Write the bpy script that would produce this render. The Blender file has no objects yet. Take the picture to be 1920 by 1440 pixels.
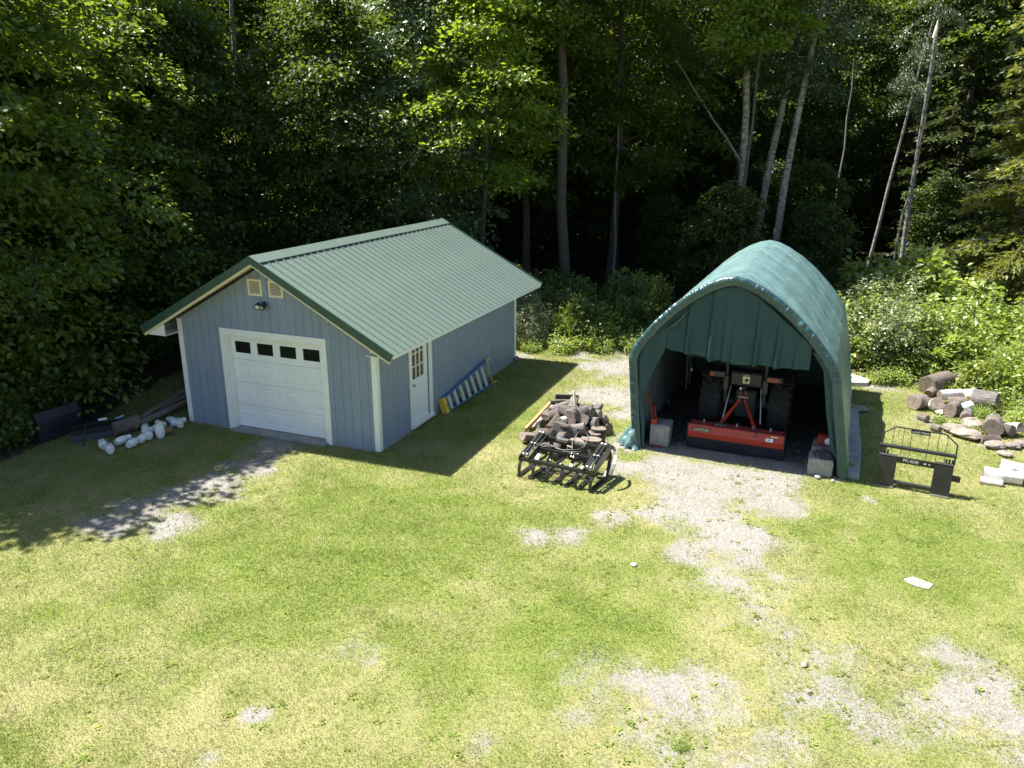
import bpy, math, random
import numpy as np
from mathutils import Vector, Matrix

# ------------------------------------------------------------------ camera, sky, sun, exposure
SC = bpy.context.scene
COL = SC.collection
CAM_H, PITCH, ROLL, FPX = 6.005, 0.304, -0.003, 1445.46
cam_d = bpy.data.cameras.new('camera')
cam_d.sensor_width = 36.0
cam_d.lens = 36.0 * FPX / 1920.0
cam_d.clip_end = 2000.0
cam_o = bpy.data.objects.new('camera', cam_d)
COL.objects.link(cam_o)
_F = Vector((0, math.cos(PITCH), -math.sin(PITCH)))
_D = Vector((0, -math.sin(PITCH), -math.cos(PITCH)))
_R = Vector((1, 0, 0))
_R2 = _R * math.cos(ROLL) + _D * math.sin(ROLL)
_D2 = -_R * math.sin(ROLL) + _D * math.cos(ROLL)
cam_o.matrix_world = Matrix(((_R2.x, -_D2.x, -_F.x, 0), (_R2.y, -_D2.y, -_F.y, 0), (_R2.z, -_D2.z, -_F.z, CAM_H), (0, 0, 0, 1)))
SC.camera = cam_o

SUN_FROM = Vector((-1.075, 0.49, 2.207)).normalized()      # direction towards the sun, from the eave's shadow
world = bpy.data.worlds.new('World')
SC.world = world
world.use_nodes = True
_wn = world.node_tree
_sky = _wn.nodes.new('ShaderNodeTexSky')
_sky.sky_type = 'NISHITA'
_sky.sun_disc = False
_sky.sun_elevation = math.asin(SUN_FROM.z)
_sky.sun_rotation = math.atan2(SUN_FROM.x, SUN_FROM.y)
_wn.links.new(_sky.outputs[0], _wn.nodes['Background'].inputs[0])
_wn.nodes['Background'].inputs[1].default_value = 0.066
sun_d = bpy.data.lights.new('sun', 'SUN')
sun_d.energy = 5.0
sun_d.angle = math.radians(0.53)
sun_d.color = (1.0, 0.95, 0.86)
sun_o = bpy.data.objects.new('sun', sun_d)
sun_o.rotation_euler = SUN_FROM.to_track_quat('Z', 'Y').to_euler()
sun_o.location = (-10, 10, 30)
COL.objects.link(sun_o)
SC.view_settings.view_transform = 'Standard'
SC.view_settings.look = 'None'
SC.view_settings.exposure = 1.6
SC.view_settings.gamma = 1.0
SC.render.engine = 'CYCLES'
SC.cycles.max_bounces = 8
SC.cycles.transparent_max_bounces = 8
SC.cycles.use_denoising = True

# ------------------------------------------------------------------ helpers
def ray(px, py):
    return (_R2 * ((px - 960) / FPX) + _D2 * ((py - 720) / FPX) + _F)
def G(px, py, z=0.0):                       # photo pixel -> point on the horizontal plane z
    v = ray(px, py); t = (z - CAM_H) / v.z
    return Vector((v.x * t, v.y * t, z))
def PY(px, py, Y):                          # photo pixel -> point at distance Y
    v = ray(px, py); t = Y / v.y
    return Vector((v.x * t, Y, CAM_H + v.z * t))

def tag(o, label=None, cat=None, group=None, kind=None):
    if label: o['label'] = label
    if cat: o['category'] = cat
    if group: o['group'] = group
    if kind: o['kind'] = kind
    return o

def empty(name, loc=(0, 0, 0), rz=0.0, parent=None):
    o = bpy.data.objects.new(name, None)
    o.empty_display_size = 0.2
    o.location = loc; o.rotation_euler = (0, 0, rz)
    COL.objects.link(o)
    if parent: o.parent = parent
    return o

class MB:
    """collects shapes into one mesh"""
    def __init__(s): s.v = []; s.f = []; s.sm = []
    def poly(s, pts, faces, smooth=False):
        b = len(s.v); s.v += [tuple(p) for p in pts]
        for f in faces: s.f.append([b + i for i in f]); s.sm.append(smooth)
        return s
    def box(s, x0, x1, y0, y1, z0, z1, mat=None, bev=0.0):
        if bev > 0:
            return s.bevbox(x0, x1, y0, y1, z0, z1, bev, mat)
        p = [Vector((x, y, z)) for z in (z0, z1) for y in (y0, y1) for x in (x0, x1)]
        if mat: p = [mat @ q for q in p]
        return s.poly(p, [(0, 2, 3, 1), (4, 5, 7, 6), (0, 1, 5, 4), (2, 6, 7, 3), (0, 4, 6, 2), (1, 3, 7, 5)])
    def bevbox(s, x0, x1, y0, y1, z0, z1, b, mat=None):
        X, Y, Z = (x0, x1), (y0, y1), (z0, z1); pts = []; idx = {}
        for i in (0, 1):
            for j in (0, 1):
                for k in (0, 1):
                    sx, sy, sz = (1, -1)[i], (1, -1)[j], (1, -1)[k]
                    for a in range(3):
                        idx[(i, j, k, a)] = len(pts)
                        pts.append(Vector((X[i] + (0 if a == 0 else sx * b), Y[j] + (0 if a == 1 else sy * b), Z[k] + (0 if a == 2 else sz * b))))
        F = []
        for i in (0, 1):
            q = [idx[(i, j, k, 0)] for j, k in ((0, 0), (1, 0), (1, 1), (0, 1))]; F.append(q if i else q[::-1])
            q = [idx[(j, i, k, 1)] for j, k in ((0, 0), (0, 1), (1, 1), (1, 0))]; F.append(q if i else q[::-1])
            q = [idx[(j, k, i, 2)] for j, k in ((0, 0), (1, 0), (1, 1), (0, 1))]; F.append(q if i else q[::-1])
        for i in (0, 1):
            for j in (0, 1):
                F.append([idx[(0, i, j, 1)], idx[(1, i, j, 1)], idx[(1, i, j, 2)], idx[(0, i, j, 2)]])
                F.append([idx[(i, 0, j, 0)], idx[(i, 1, j, 0)], idx[(i, 1, j, 2)], idx[(i, 0, j, 2)]])
                F.append([idx[(i, j, 0, 0)], idx[(i, j, 1, 0)], idx[(i, j, 1, 1)], idx[(i, j, 0, 1)]])
                for k in (0, 1): F.append([idx[(i, j, k, a)] for a in range(3)])
        c = Vector(((x0 + x1) / 2, (y0 + y1) / 2, (z0 + z1) / 2)); G2 = []
        for f in F:
            p = [pts[q] for q in f]; n = (p[1] - p[0]).cross(p[2] - p[0])
            G2.append(f if n.dot(sum(p, Vector()) / len(p) - c) > 0 else f[::-1])
        if mat: pts = [mat @ q for q in pts]
        return s.poly(pts, G2)
    def beam(s, a, b, w, h, up=(0, 0, 1)):      # rectangular bar from a to b
        a = Vector(a); b = Vector(b); d = (b - a); L = d.length; d.normalize()
        sx = d.cross(Vector(up))
        if sx.length < 1e-5: sx = d.cross(Vector((1, 0, 0)))
        sx.normalize(); u = sx.cross(d)
        m = Matrix((( d.x, sx.x, u.x, a.x), (d.y, sx.y, u.y, a.y), (d.z, sx.z, u.z, a.z), (0, 0, 0, 1)))
        return s.box(0, L, -w / 2, w / 2, -h / 2, h / 2, m)
    def tube(s, pts, r, n=8, cap=True, smooth=True):
        pts = [Vector(p) for p in pts]
        rs = r if isinstance(r, (list, tuple, np.ndarray)) else [r] * len(pts)
        rings = []; prev = None
        for i, p in enumerate(pts):
            t = (pts[min(i + 1, len(pts) - 1)] - pts[max(i - 1, 0)])
            if t.length < 1e-9: t = Vector((0, 0, 1))
            t.normalize()
            ref = prev if prev is not None else (Vector((1, 0, 0)) if abs(t.x) < .8 else Vector((0, 1, 0)))
            a = ref - t * ref.dot(t)
            if a.length < 1e-6: a = t.orthogonal()
            a.normalize(); prev = a; b = t.cross(a)
            rings.append([p + (a * math.cos(2 * math.pi * k / n) + b * math.sin(2 * math.pi * k / n)) * rs[i] for k in range(n)])
        v = [q for rg in rings for q in rg]; f = []
        for i in range(len(pts) - 1):
            for k in range(n):
                k2 = (k + 1) % n
                f.append((i * n + k, i * n + k2, (i + 1) * n + k2, (i + 1) * n + k))
        s.poly(v, f, smooth)
        if cap:
            s.poly(rings[0], [tuple(range(n))[::-1]]); s.poly(rings[-1], [tuple(range(n))])
        return s
    def lathe(s, prof, n=16, mat=None, smooth=True):   # prof = [(r, z)]
        v = []; f = []
        for r, z in prof:
            for k in range(n):
                a = 2 * math.pi * k / n; q = Vector((r * math.cos(a), r * math.sin(a), z))
                v.append(mat @ q if mat else q)
        for i in range(len(prof) - 1):
            for k in range(n):
                k2 = (k + 1) % n
                f.append((i * n + k, i * n + k2, (i + 1) * n + k2, (i + 1) * n + k))
        return s.poly(v, f, smooth)
    def extrude(s, poly, y0, y1, mat=None):     # polygon in x,z extruded along y
        n = len(poly); p = [Vector((x, y, z)) for y in (y0, y1) for x, z in poly]
        if mat: p = [mat @ q for q in p]
        return s.poly(p, [tuple(range(n)), tuple(range(2 * n - 1, n - 1, -1))] + [(i, i + n, (i + 1) % n + n, (i + 1) % n) for i in range(n)])
    def grid(s, fn, nu, nv, smooth=True):
        v = [fn(i / nu, j / nv) for j in range(nv + 1) for i in range(nu + 1)]
        f = [(j * (nu + 1) + i, j * (nu + 1) + i + 1, (j + 1) * (nu + 1) + i + 1, (j + 1) * (nu + 1) + i) for j in range(nv) for i in range(nu)]
        return s.poly(v, f, smooth)
    def mesh(s, name):
        me = bpy.data.meshes.new(name)
        me.from_pydata([tuple(p) for p in s.v], [], s.f)
        me.polygons.foreach_set('use_smooth', s.sm)
        me.update(); return me
    def build(s, name, mat, parent=None, fix=True):
        me = s.mesh(name); me.materials.append(mat)
        if fix:
            import bmesh
            bm = bmesh.new(); bm.from_mesh(me); bmesh.ops.recalc_face_normals(bm, faces=bm.faces); bm.to_mesh(me); bm.free()
        o = bpy.data.objects.new(name, me); COL.objects.link(o)
        if parent: o.parent = parent
        return o

def mobj(name, me, parent=None):
    o = bpy.data.objects.new(name, me); COL.objects.link(o)
    if parent: o.parent = parent
    return o
def copy_tree(o, parent=None):
    c = o.copy(); COL.objects.link(c)
    if parent: c.parent = parent
    for ch in list(o.children): copy_tree(ch, c)
    return c

# numpy value noise
def _hash(ix, iy, seed):
    h = (ix.astype(np.int64) * 374761393 + iy.astype(np.int64) * 668265263 + seed * 974711) & 0xffffffff
    h = ((h ^ (h >> 13)) * 1274126177) & 0xffffffff
    return ((h ^ (h >> 16)) & 0xffff) / 65535.0
def vnoise(x, y, seed=0):
    x = np.asarray(x, float); y = np.asarray(y, float)
    ix = np.floor(x); iy = np.floor(y); fx = x - ix; fy = y - iy
    fx = fx * fx * (3 - 2 * fx); fy = fy * fy * (3 - 2 * fy)
    a = _hash(ix, iy, seed); b = _hash(ix + 1, iy, seed); c = _hash(ix, iy + 1, seed); d = _hash(ix + 1, iy + 1, seed)
    return (a * (1 - fx) + b * fx) * (1 - fy) + (c * (1 - fx) + d * fx) * fy
def fbm(x, y, seed=0, oct=4):
    s = 0; a = .5; t = 0
    for i in range(oct):
        s = s + a * vnoise(np.asarray(x) * 2 ** i + 17.3 * i, np.asarray(y) * 2 ** i - 9.1 * i, seed + i); t += a; a *= .5
    return s / t

# ------------------------------------------------------------------ materials
def _nt(name):
    m = bpy.data.materials.new(name); m.use_nodes = True
    nt = m.node_tree; b = nt.nodes['Principled BSDF']
    return m, nt, b
def _mix(nt, fac, a, b, mode='MIX'):
    n = nt.nodes.new('ShaderNodeMix'); n.data_type = 'RGBA'; n.blend_type = mode
    for sock, val in ((n.inputs[0], fac), (n.inputs[6], a), (n.inputs[7], b)):
        if hasattr(val, 'is_linked') or hasattr(val, 'links'): nt.links.new(val, sock)
        elif isinstance(val, (int, float)): sock.default_value = val
        else: sock.default_value = (*val, 1)
    return n.outputs[2]
def _noise(nt, scale, detail=6, rough=.6, stretch=(1, 1, 1), coord='Object', dist=0.0):
    tc = nt.nodes.new('ShaderNodeTexCoord'); mp = nt.nodes.new('ShaderNodeMapping')
    mp.inputs['Scale'].default_value = stretch
    nt.links.new(tc.outputs[coord], mp.inputs[0])
    n = nt.nodes.new('ShaderNodeTexNoise'); n.inputs['Scale'].default_value = scale
    n.inputs['Detail'].default_value = detail; n.inputs['Roughness'].default_value = rough; n.inputs['Distortion'].default_value = dist
    nt.links.new(mp.outputs[0], n.inputs['Vector'])
    return n.outputs['Fac']
def _ramp(nt, fac, stops):
    r = nt.nodes.new('ShaderNodeValToRGB'); e = r.color_ramp.elements
    while len(e) < len(stops): e.new(.5)
    for i, (p, c) in enumerate(stops):
        e[i].position = p; e[i].color = (*c, 1) if not isinstance(c, (int, float)) else (c, c, c, 1)
    nt.links.new(fac, r.inputs[0]); return r.outputs[0]
def _bump(nt, b, h, strength=.3, dist=.02):
    n = nt.nodes.new('ShaderNodeBump'); n.inputs['Strength'].default_value = strength; n.inputs['Distance'].default_value = dist
    nt.links.new(h, n.inputs['Height']); nt.links.new(n.outputs[0], b.inputs['Normal'])
def M(name, c1, c2=None, scale=4, rough=.6, metal=0., bump=0., bscale=60, stretch=(1, 1, 1), lo=.35, hi=.65, dirt=None, dscale=1.5, dlo=.55, dhi=.8, spec=.5, rvar=.0, bdist=.01):
    m, nt, b = _nt(name)
    col = None
    if c2 is not None:
        col = _ramp(nt, _noise(nt, scale, stretch=stretch), [(lo, c1), (hi, c2)])
    if dirt is not None:
        base = col if col is not None else c1
        col = _mix(nt, _ramp(nt, _noise(nt, dscale, 8, .7), [(dlo, 0), (dhi, 1)]), base, dirt)
    if col is not None: nt.links.new(col, b.inputs['Base Color'])
    else: b.inputs['Base Color'].default_value = (*c1, 1)
    b.inputs['Roughness'].default_value = rough; b.inputs['Metallic'].default_value = metal
    b.inputs['Specular IOR Level'].default_value = spec
    if rvar:
        r = nt.nodes.new('ShaderNodeMapRange'); r.inputs[3].default_value = rough - rvar; r.inputs[4].default_value = rough + rvar
        nt.links.new(_noise(nt, scale * 3), r.inputs[0]); nt.links.new(r.outputs[0], b.inputs['Roughness'])
    if bump: _bump(nt, b, _noise(nt, bscale, stretch=stretch), bump, bdist)
    return m

def leaf_mat(name, dark, mid, light, trans, tfac=.45, gloss=.10, grough=.38):
    m = bpy.data.materials.new(name); m.use_nodes = True; nt = m.node_tree; nt.nodes.clear()
    out = nt.nodes.new('ShaderNodeOutputMaterial')
    at = nt.nodes.new('ShaderNodeAttribute'); at.attribute_name = 'tint'
    oi = nt.nodes.new('ShaderNodeObjectInfo')
    mth = nt.nodes.new('ShaderNodeMath'); mth.operation = 'MULTIPLY_ADD'
    nt.links.new(oi.outputs['Random'], mth.inputs[0]); mth.inputs[1].default_value = .3; mth.inputs[2].default_value = -.15
    ad = nt.nodes.new('ShaderNodeMath'); ad.operation = 'ADD'; ad.use_clamp = True
    nt.links.new(at.outputs['Fac'], ad.inputs[0]); nt.links.new(mth.outputs[0], ad.inputs[1])
    col = _ramp(nt, ad.outputs[0], [(0., dark), (.5, mid), (1., light)])
    d = nt.nodes.new('ShaderNodeBsdfDiffuse'); nt.links.new(col, d.inputs[0])
    t = nt.nodes.new('ShaderNodeBsdfTranslucent')
    nt.links.new(_mix(nt, .55, col, trans), t.inputs[0])
    g = nt.nodes.new('ShaderNodeBsdfGlossy'); g.inputs['Roughness'].default_value = grough; g.inputs[0].default_value = (.85, .9, .85, 1)
    a = nt.nodes.new('ShaderNodeMixShader'); a.inputs[0].default_value = tfac
    nt.links.new(d.outputs[0], a.inputs[1]); nt.links.new(t.outputs[0], a.inputs[2])
    c = nt.nodes.new('ShaderNodeMixShader'); c.inputs[0].default_value = gloss
    nt.links.new(a.outputs[0], c.inputs[1]); nt.links.new(g.outputs[0], c.inputs[2])
    nt.links.new(c.outputs[0], out.inputs[0])
    return m

MT = {}
MT['siding'] = M('blue_grey_siding', (.210, .264, .356), (.232, .288, .384), 2.2, .55, bump=.25, bscale=30, stretch=(6, 6, .5), dirt=(.19, .232, .295), dscale=1.1, dlo=.5, dhi=.95)
MT['sheath'] = MT['siding']
MT['white'] = M('white_trim_paint', (.74, .75, .74), (.80, .81, .80), 3, .5, bump=.12, bscale=40, dirt=(.50, .47, .40), dscale=2.2, dlo=.58, dhi=.95)
MT['door_white'] = M('white_door_paint', (.78, .79, .80), (.82, .83, .84), 2, .4, dirt=(.60, .58, .52), dscale=1.8, dlo=.6, dhi=1.)
MT['cream'] = M('cream_board', (.66, .58, .40), (.72, .65, .47), 4, .6, bump=.1)
MT['vent'] = M('vent_plastic', (.70, .62, .40), (.76, .69, .48), 5, .5)
MT['roof'] = M('green_roof_steel', (.094, .134, .116), (.104, .146, .127), 1.2, .42, dirt=(.122, .160, .140), dscale=.9, dlo=.45, dhi=.9, spec=.5, rvar=.06)
MT['roof_trim'] = M('dark_green_trim', (.022, .06, .045), (.03, .075, .055), 3, .45)
MT['ridge'] = M('ridge_cap_steel', (.098, .138, .120), (.108, .148, .130), 2, .4)
MT['void'] = M('dark_void', (.012, .012, .012), rough=.95)
MT['concrete'] = M('concrete', (.22, .215, .20), (.34, .335, .32), 6, .9, bump=.5, bscale=45, dirt=(.14, .135, .12), dscale=3)
MT['concrete_old'] = M('weathered_concrete', (.20, .21, .20), (.30, .31, .30), 4, .9, bump=.5, bscale=35, dirt=(.13, .14, .12), dscale=2)
MT['black_steel'] = M('black_painted_steel', (.012, .012, .014), (.022, .022, .024), 6, .34, spec=.6, dirt=(.035, .031, .028), dscale=7, dlo=.62, dhi=.85, rvar=.1)
MT['chrome'] = M('chrome_rod', (.62, .62, .62), rough=.18, metal=1.)
MT['bare_steel'] = M('worn_steel', (.34, .33, .31), (.48, .47, .45), 8, .38, metal=.85, rvar=.1)
MT['rust'] = M('rusty_steel', (.10, .045, .02), (.19, .09, .04), 20, .9, bump=.4)
MT['tarp'] = None
MT['tyre'] = M('tyre_rubber', (.014, .014, .014), (.026, .025, .023), 8, .85, bump=.3, dirt=(.07, .06, .05), dscale=4)
MT['tractor_grey'] = M('tractor_grey', (.022, .022, .024), (.035, .035, .037), 4, .5)
MT['tractor_orange'] = M('tractor_red_paint', (.36, .05, .02), (.42, .07, .03), 4, .35)
MT['rim'] = M('wheel_rim_paint', (.32, .30, .27), (.40, .38, .33), 5, .5)
MT['red_lamp'] = M('red_lamp_lens', (.20, .008, .006), rough=.2, spec=.8)
MT['red_paint'] = M('red_implement_paint', (.33, .030, .018), (.40, .042, .024), 3, .42, dirt=(.17, .045, .03), dscale=5, dlo=.55, dhi=.85)
MT['red_dull'] = M('faded_red_paint', (.25, .022, .02), (.32, .038, .028), 6, .55, dirt=(.16, .06, .04), dscale=9)
MT['yellow'] = M('yellow_plastic', (.66, .44, .035), (.74, .52, .06), 5, .5, dirt=(.34, .24, .08), dscale=9, dlo=.6, dhi=.9)
MT['ladder_blue'] = M('blue_fibreglass', (.030, .15, .34), (.045, .19, .40), 6, .45)
MT['aluminium'] = M('aluminium_tread', (.55, .54, .55), (.68, .67, .68), 12, .42, metal=.55)
MT['tank'] = M('white_tank_paint', (.70, .73, .72), (.78, .80, .79), 5, .45, dirt=(.40, .42, .34), dscale=6, dlo=.6, dhi=.85)
MT['tank_rust'] = M('rusted_tank', (.16, .10, .065), (.26, .17, .11), 10, .8, bump=.3)
MT['brass'] = M('brass_valve', (.42, .28, .08), rough=.35, metal=1.)
MT['pole'] = M('weathered_pole_wood', (.16, .135, .115), (.24, .205, .175), 8, .9, bump=.5, bscale=25, stretch=(.15, 3, 3))
MT['log_end'] = M('cut_wood', (.15, .118, .098), (.25, .205, .172), 9, .9, bump=.3, bscale=25, dirt=(.13, .09, .07), dscale=8)
MT['log_end_grey'] = M('aged_cut_wood', (.155, .115, .10), (.25, .19, .165), 9, .9, bump=.3, bscale=25, dirt=(.08, .06, .055), dscale=8)
MT['stump_red'] = M('reddish_cut_wood', (.13, .082, .062), (.20, .13, .10), 9, .9, bump=.2)
def bark_mat(name, a, b, c, st=(1, 1, .22)):
    m, nt, bs = _nt(name)
    n = _noise(nt, 22, 8, .75, st)
    col = _ramp(nt, n, [(.3, a), (.52, b), (.75, c)])
    nt.links.new(col, bs.inputs['Base Color']); bs.inputs['Roughness'].default_value = .95
    _bump(nt, bs, n, .9, .03); return m
MT['bark'] = bark_mat('grey_brown_bark', (.050, .043, .040), (.13, .115, .108), (.28, .26, .25))
MT['bark_dark'] = bark_mat('dark_bark', (.03, .025, .022), (.085, .07, .06), (.18, .155, .14))
MT['bark_brown'] = bark_mat('brown_bark', (.065, .052, .044), (.15, .122, .104), (.29, .255, .23))
MT['birch_log'] = M('birch_log_bark', (.62, .58, .54), (.78, .75, .71), 3, .75, bump=.2, bscale=20, stretch=(1, 1, 3), dirt=(.16, .12, .10), dscale=5, dlo=.62, dhi=.72)
MT['stone'] = M('field_stone', (.17, .145, .125), (.27, .235, .205), 5, .9, bump=.5, bscale=18, dirt=(.15, .14, .09), dscale=3)
MT['stone_pale'] = M('pale_stone', (.32, .30, .27), (.42, .40, .37), 5, .9, bump=.4, bscale=18)
MT['plank_orange'] = M('orange_plank', (.40, .21, .08), (.55, .33, .15), 6, .8, bump=.3, stretch=(.2, 3, 3))
MT['plank_pale'] = M('pale_plank', (.45, .36, .25), (.58, .48, .36), 6, .85, bump=.3, stretch=(.2, 3, 3))
MT['stake'] = M('pale_stake', (.74, .68, .52), (.80, .75, .60), 5, .7)
MT['galv'] = M('galvanised_tube', (.36, .37, .37), (.46, .47, .47), 6, .45, metal=.6)
MT['sticker_white'] = M('white_sticker', (.78, .80, .84), rough=.4)
MT['sticker_blue'] = M('blue_print', (.16, .30, .62), rough=.4)
MT['sticker_yellow'] = M('yellow_sticker', (.72, .62, .30), (.78, .70, .38), 9, .5)
MT['letter_white'] = M('white_lettering', (.80, .80, .78), rough=.5)
MT['letter_gold'] = M('gold_lettering', (.76, .66, .34), rough=.45)
MT['badge'] = M('dark_badge', (.05, .045, .03), rough=.4)
MT['chain'] = M('chain_steel', (.10, .10, .11), (.18, .18, .19), 12, .45, metal=.7)
MT['pale_blue'] = M('pale_blue_plastic', (.30, .42, .48), (.36, .48, .54), 5, .5)
MT['navy_steel'] = M('dark_blue_steel', (.010, .012, .020), (.017, .019, .029), 4, .45, dirt=(.05, .05, .055), dscale=5)
MT['hose'] = M('black_hose', (.018, .018, .018), rough=.4)
def vary(mat_, amt):                                          # each board or sheet a shade of its own
    nt_ = mat_.node_tree; b_ = nt_.nodes['Principled BSDF']; src = b_.inputs['Base Color'].links[0].from_socket
    oi_ = nt_.nodes.new('ShaderNodeObjectInfo'); mr = nt_.nodes.new('ShaderNodeMapRange'); mr.inputs[3].default_value = 1 - amt; mr.inputs[4].default_value = 1 + amt
    nt_.links.new(oi_.outputs['Random'], mr.inputs[0]); hv = nt_.nodes.new('ShaderNodeHueSaturation'); nt_.links.new(mr.outputs[0], hv.inputs['Value']); nt_.links.new(src, hv.inputs['Color']); nt_.links.new(hv.outputs[0], b_.inputs['Base Color'])
vary(MT['siding'], .045); vary(MT['roof'], .035); vary(MT['bark'], .22); vary(MT['bark_brown'], .2); vary(MT['log_end'], .2); vary(MT['log_end_grey'], .25); vary(MT['stone'], .2)
# pane: dark reflecting glass
m, nt, b = _nt('window_glass'); b.inputs['Base Color'].default_value = (.02, .025, .02, 1); b.inputs['Roughness'].default_value = .06
b.inputs['Transmission Weight'].default_value = .55; b.inputs['IOR'].default_value = 1.5; b.inputs['Specular IOR Level'].default_value = .9; MT['glass'] = m
# tarp
m, nt, b = _nt('green_tarp')
n1 = _noise(nt, 2.2, 6, .65)
col = _ramp(nt, n1, [(.3, (.082, .158, .162)), (.7, (.122, .210, .214))])
col = _mix(nt, _ramp(nt, _noise(nt, .9, 7, .7, (1, 1, 1)), [(.52, 0), (.8, .55)]), col, (.22, .30, .285))  # pale mottling: fading that also paints sky sheen into the cover
nt.links.new(col, b.inputs['Base Color']); b.inputs['Roughness'].default_value = .36; b.inputs['Specular IOR Level'].default_value = .75
w = nt.nodes.new('ShaderNodeTexWave'); w.inputs['Scale'].default_value = 120; _tc = nt.nodes.new('ShaderNodeTexCoord'); nt.links.new(_tc.outputs['Object'], w.inputs[0])
_bump(nt, b, _noise(nt, 2.6, 5, .62, (2.6, .8, 1.2), dist=.6), .24, .05)
MT['tarp'] = m
MT['tarp_front_shade'] = M('green_tarp_front_painted_shade', (.014, .055, .060), (.022, .072, .076), 2.2, .36, dirt=(.035, .095, .098), dscale=1.3, dlo=.5, dhi=.9, bump=.25, bscale=9, bdist=.03, spec=.75)  # same tarp darkened, shade of the front painted into its colour
MT['tarp_hem'] = MT['tarp_front_shade']
MT['tarp_curtain_shade'] = M('green_tarp_curtain_painted_shade', (.015, .050, .058), (.021, .064, .073), 2.2, .5, dirt=(.030, .080, .088), dscale=1.3, dlo=.5, dhi=.9, bump=.2, bscale=9, bdist=.03, spec=.3)  # curtain copy of the tarp, likewise darkened to paint in shade
MT['tarp_in'] = M('tarp_lining', (.15, .17, .17), (.22, .24, .235), 2, .7)

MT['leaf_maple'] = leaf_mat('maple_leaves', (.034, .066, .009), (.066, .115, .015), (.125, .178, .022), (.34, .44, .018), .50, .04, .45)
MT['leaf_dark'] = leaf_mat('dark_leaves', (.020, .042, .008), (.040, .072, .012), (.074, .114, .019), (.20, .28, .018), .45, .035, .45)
MT['leaf_painted_sun'] = leaf_mat('maple_leaves_painted_sun', (.05, .09, .011), (.095, .15, .018), (.16, .22, .026), (.42, .52, .02), .52, .05, .45)  # lighter copy of the maple leaves, sunlight painted into the colour
MT['leaf_ash'] = leaf_mat('ash_leaves', (.045, .082, .034), (.080, .125, .055), (.135, .18, .085), (.22, .32, .06), .42, .09, .38)
MT['leaf_strong_painted_sun'] = leaf_mat('maple_leaves_strong_painted_sun', (.075, .14, .012), (.13, .21, .018), (.19, .26, .025), (.45, .55, .02), .55, .05, .45)  # maple leaf colour raised to paint in sunlit foliage
MT['leaf_birch'] = leaf_mat('birch_leaves', (.030, .060, .024), (.052, .092, .036), (.085, .130, .050), (.14, .20, .04), .38, .09, .38)
MT['leaf_spruce_painted_sun'] = leaf_mat('spruce_needles_painted_sun', (.085, .11, .022), (.155, .18, .032), (.25, .265, .045), (.42, .44, .04), .44, .05, .45)  # needle colour lightened to paint sun on the edge spruce
MT['leaf_needle_painted_shade'] = leaf_mat('spruce_needles_painted_shade', (.028, .048, .014), (.050, .075, .020), (.090, .115, .028), (.14, .17, .03), .32, .04, .45)  # darker copy of the needles, painting the back spruces as shaded
MT['leaf_shrub'] = leaf_mat('shrub_leaves', (.15, .225, .035), (.25, .335, .065), (.36, .42, .12), (.56, .66, .07), .50, .06, .42)
MT['leaf_grey'] = leaf_mat('grey_green_leaves', (.15, .195, .09), (.25, .295, .15), (.37, .405, .24), (.46, .52, .17), .46, .06, .40)
MT['leaf_yellow'] = leaf_mat('yellow_green_leaves', (.10, .15, .02), (.17, .22, .03), (.25, .29, .05), (.34, .40, .04), .45, .05, .45)
MT['leaf_under'] = leaf_mat('undergrowth_leaves', (.05, .09, .014), (.088, .14, .022), (.14, .19, .034), (.30, .40, .03), .46, .05, .45)
MT['trunk'] = bark_mat('tree_bark', (.035, .030, .026), (.085, .072, .064), (.16, .142, .13), (1, 1, .15))
MT['trunk_grey'] = bark_mat('grey_tree_bark', (.07, .064, .06), (.16, .15, .142), (.26, .25, .24), (1, 1, .2))
m, nt, b = _nt('birch_bark')
n1 = _noise(nt, 5, 7, .7, (1.2, 1.2, 2.6)); n2 = _noise(nt, 1.3, 5, .6, (1, 1, 1))
c_ = _ramp(nt, n1, [(.36, (.030, .027, .025)), (.47, (.20, .19, .178)), (.66, (.42, .40, .38))])
c_ = _mix(nt, _ramp(nt, n2, [(.52, 0), (.75, .8)]), c_, (.13, .12, .11))
nt.links.new(c_, b.inputs['Base Color']); b.inputs['Roughness'].default_value = .8; _bump(nt, b, n1, .4, .02); MT['birch_bark'] = m
MT['twig'] = M('dead_twig', (.14, .125, .115), (.22, .20, .185), 6, .9)

# grass blades: colour stored per blade
m = bpy.data.materials.new('grass_blades'); m.use_nodes = True; nt = m.node_tree; nt.nodes.clear()
out = nt.nodes.new('ShaderNodeOutputMaterial'); at = nt.nodes.new('ShaderNodeAttribute'); at.attribute_name = 'col'
d = nt.nodes.new('ShaderNodeBsdfDiffuse'); t = nt.nodes.new('ShaderNodeBsdfTranslucent'); mx = nt.nodes.new('ShaderNodeMixShader'); mx.inputs[0].default_value = .4
nt.links.new(at.outputs['Color'], d.inputs[0]); nt.links.new(at.outputs['Color'], t.inputs[0])
nt.links.new(d.outputs[0], mx.inputs[1]); nt.links.new(t.outputs[0], mx.inputs[2]); nt.links.new(mx.outputs[0], out.inputs[0]); MT['grass'] = m

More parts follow.
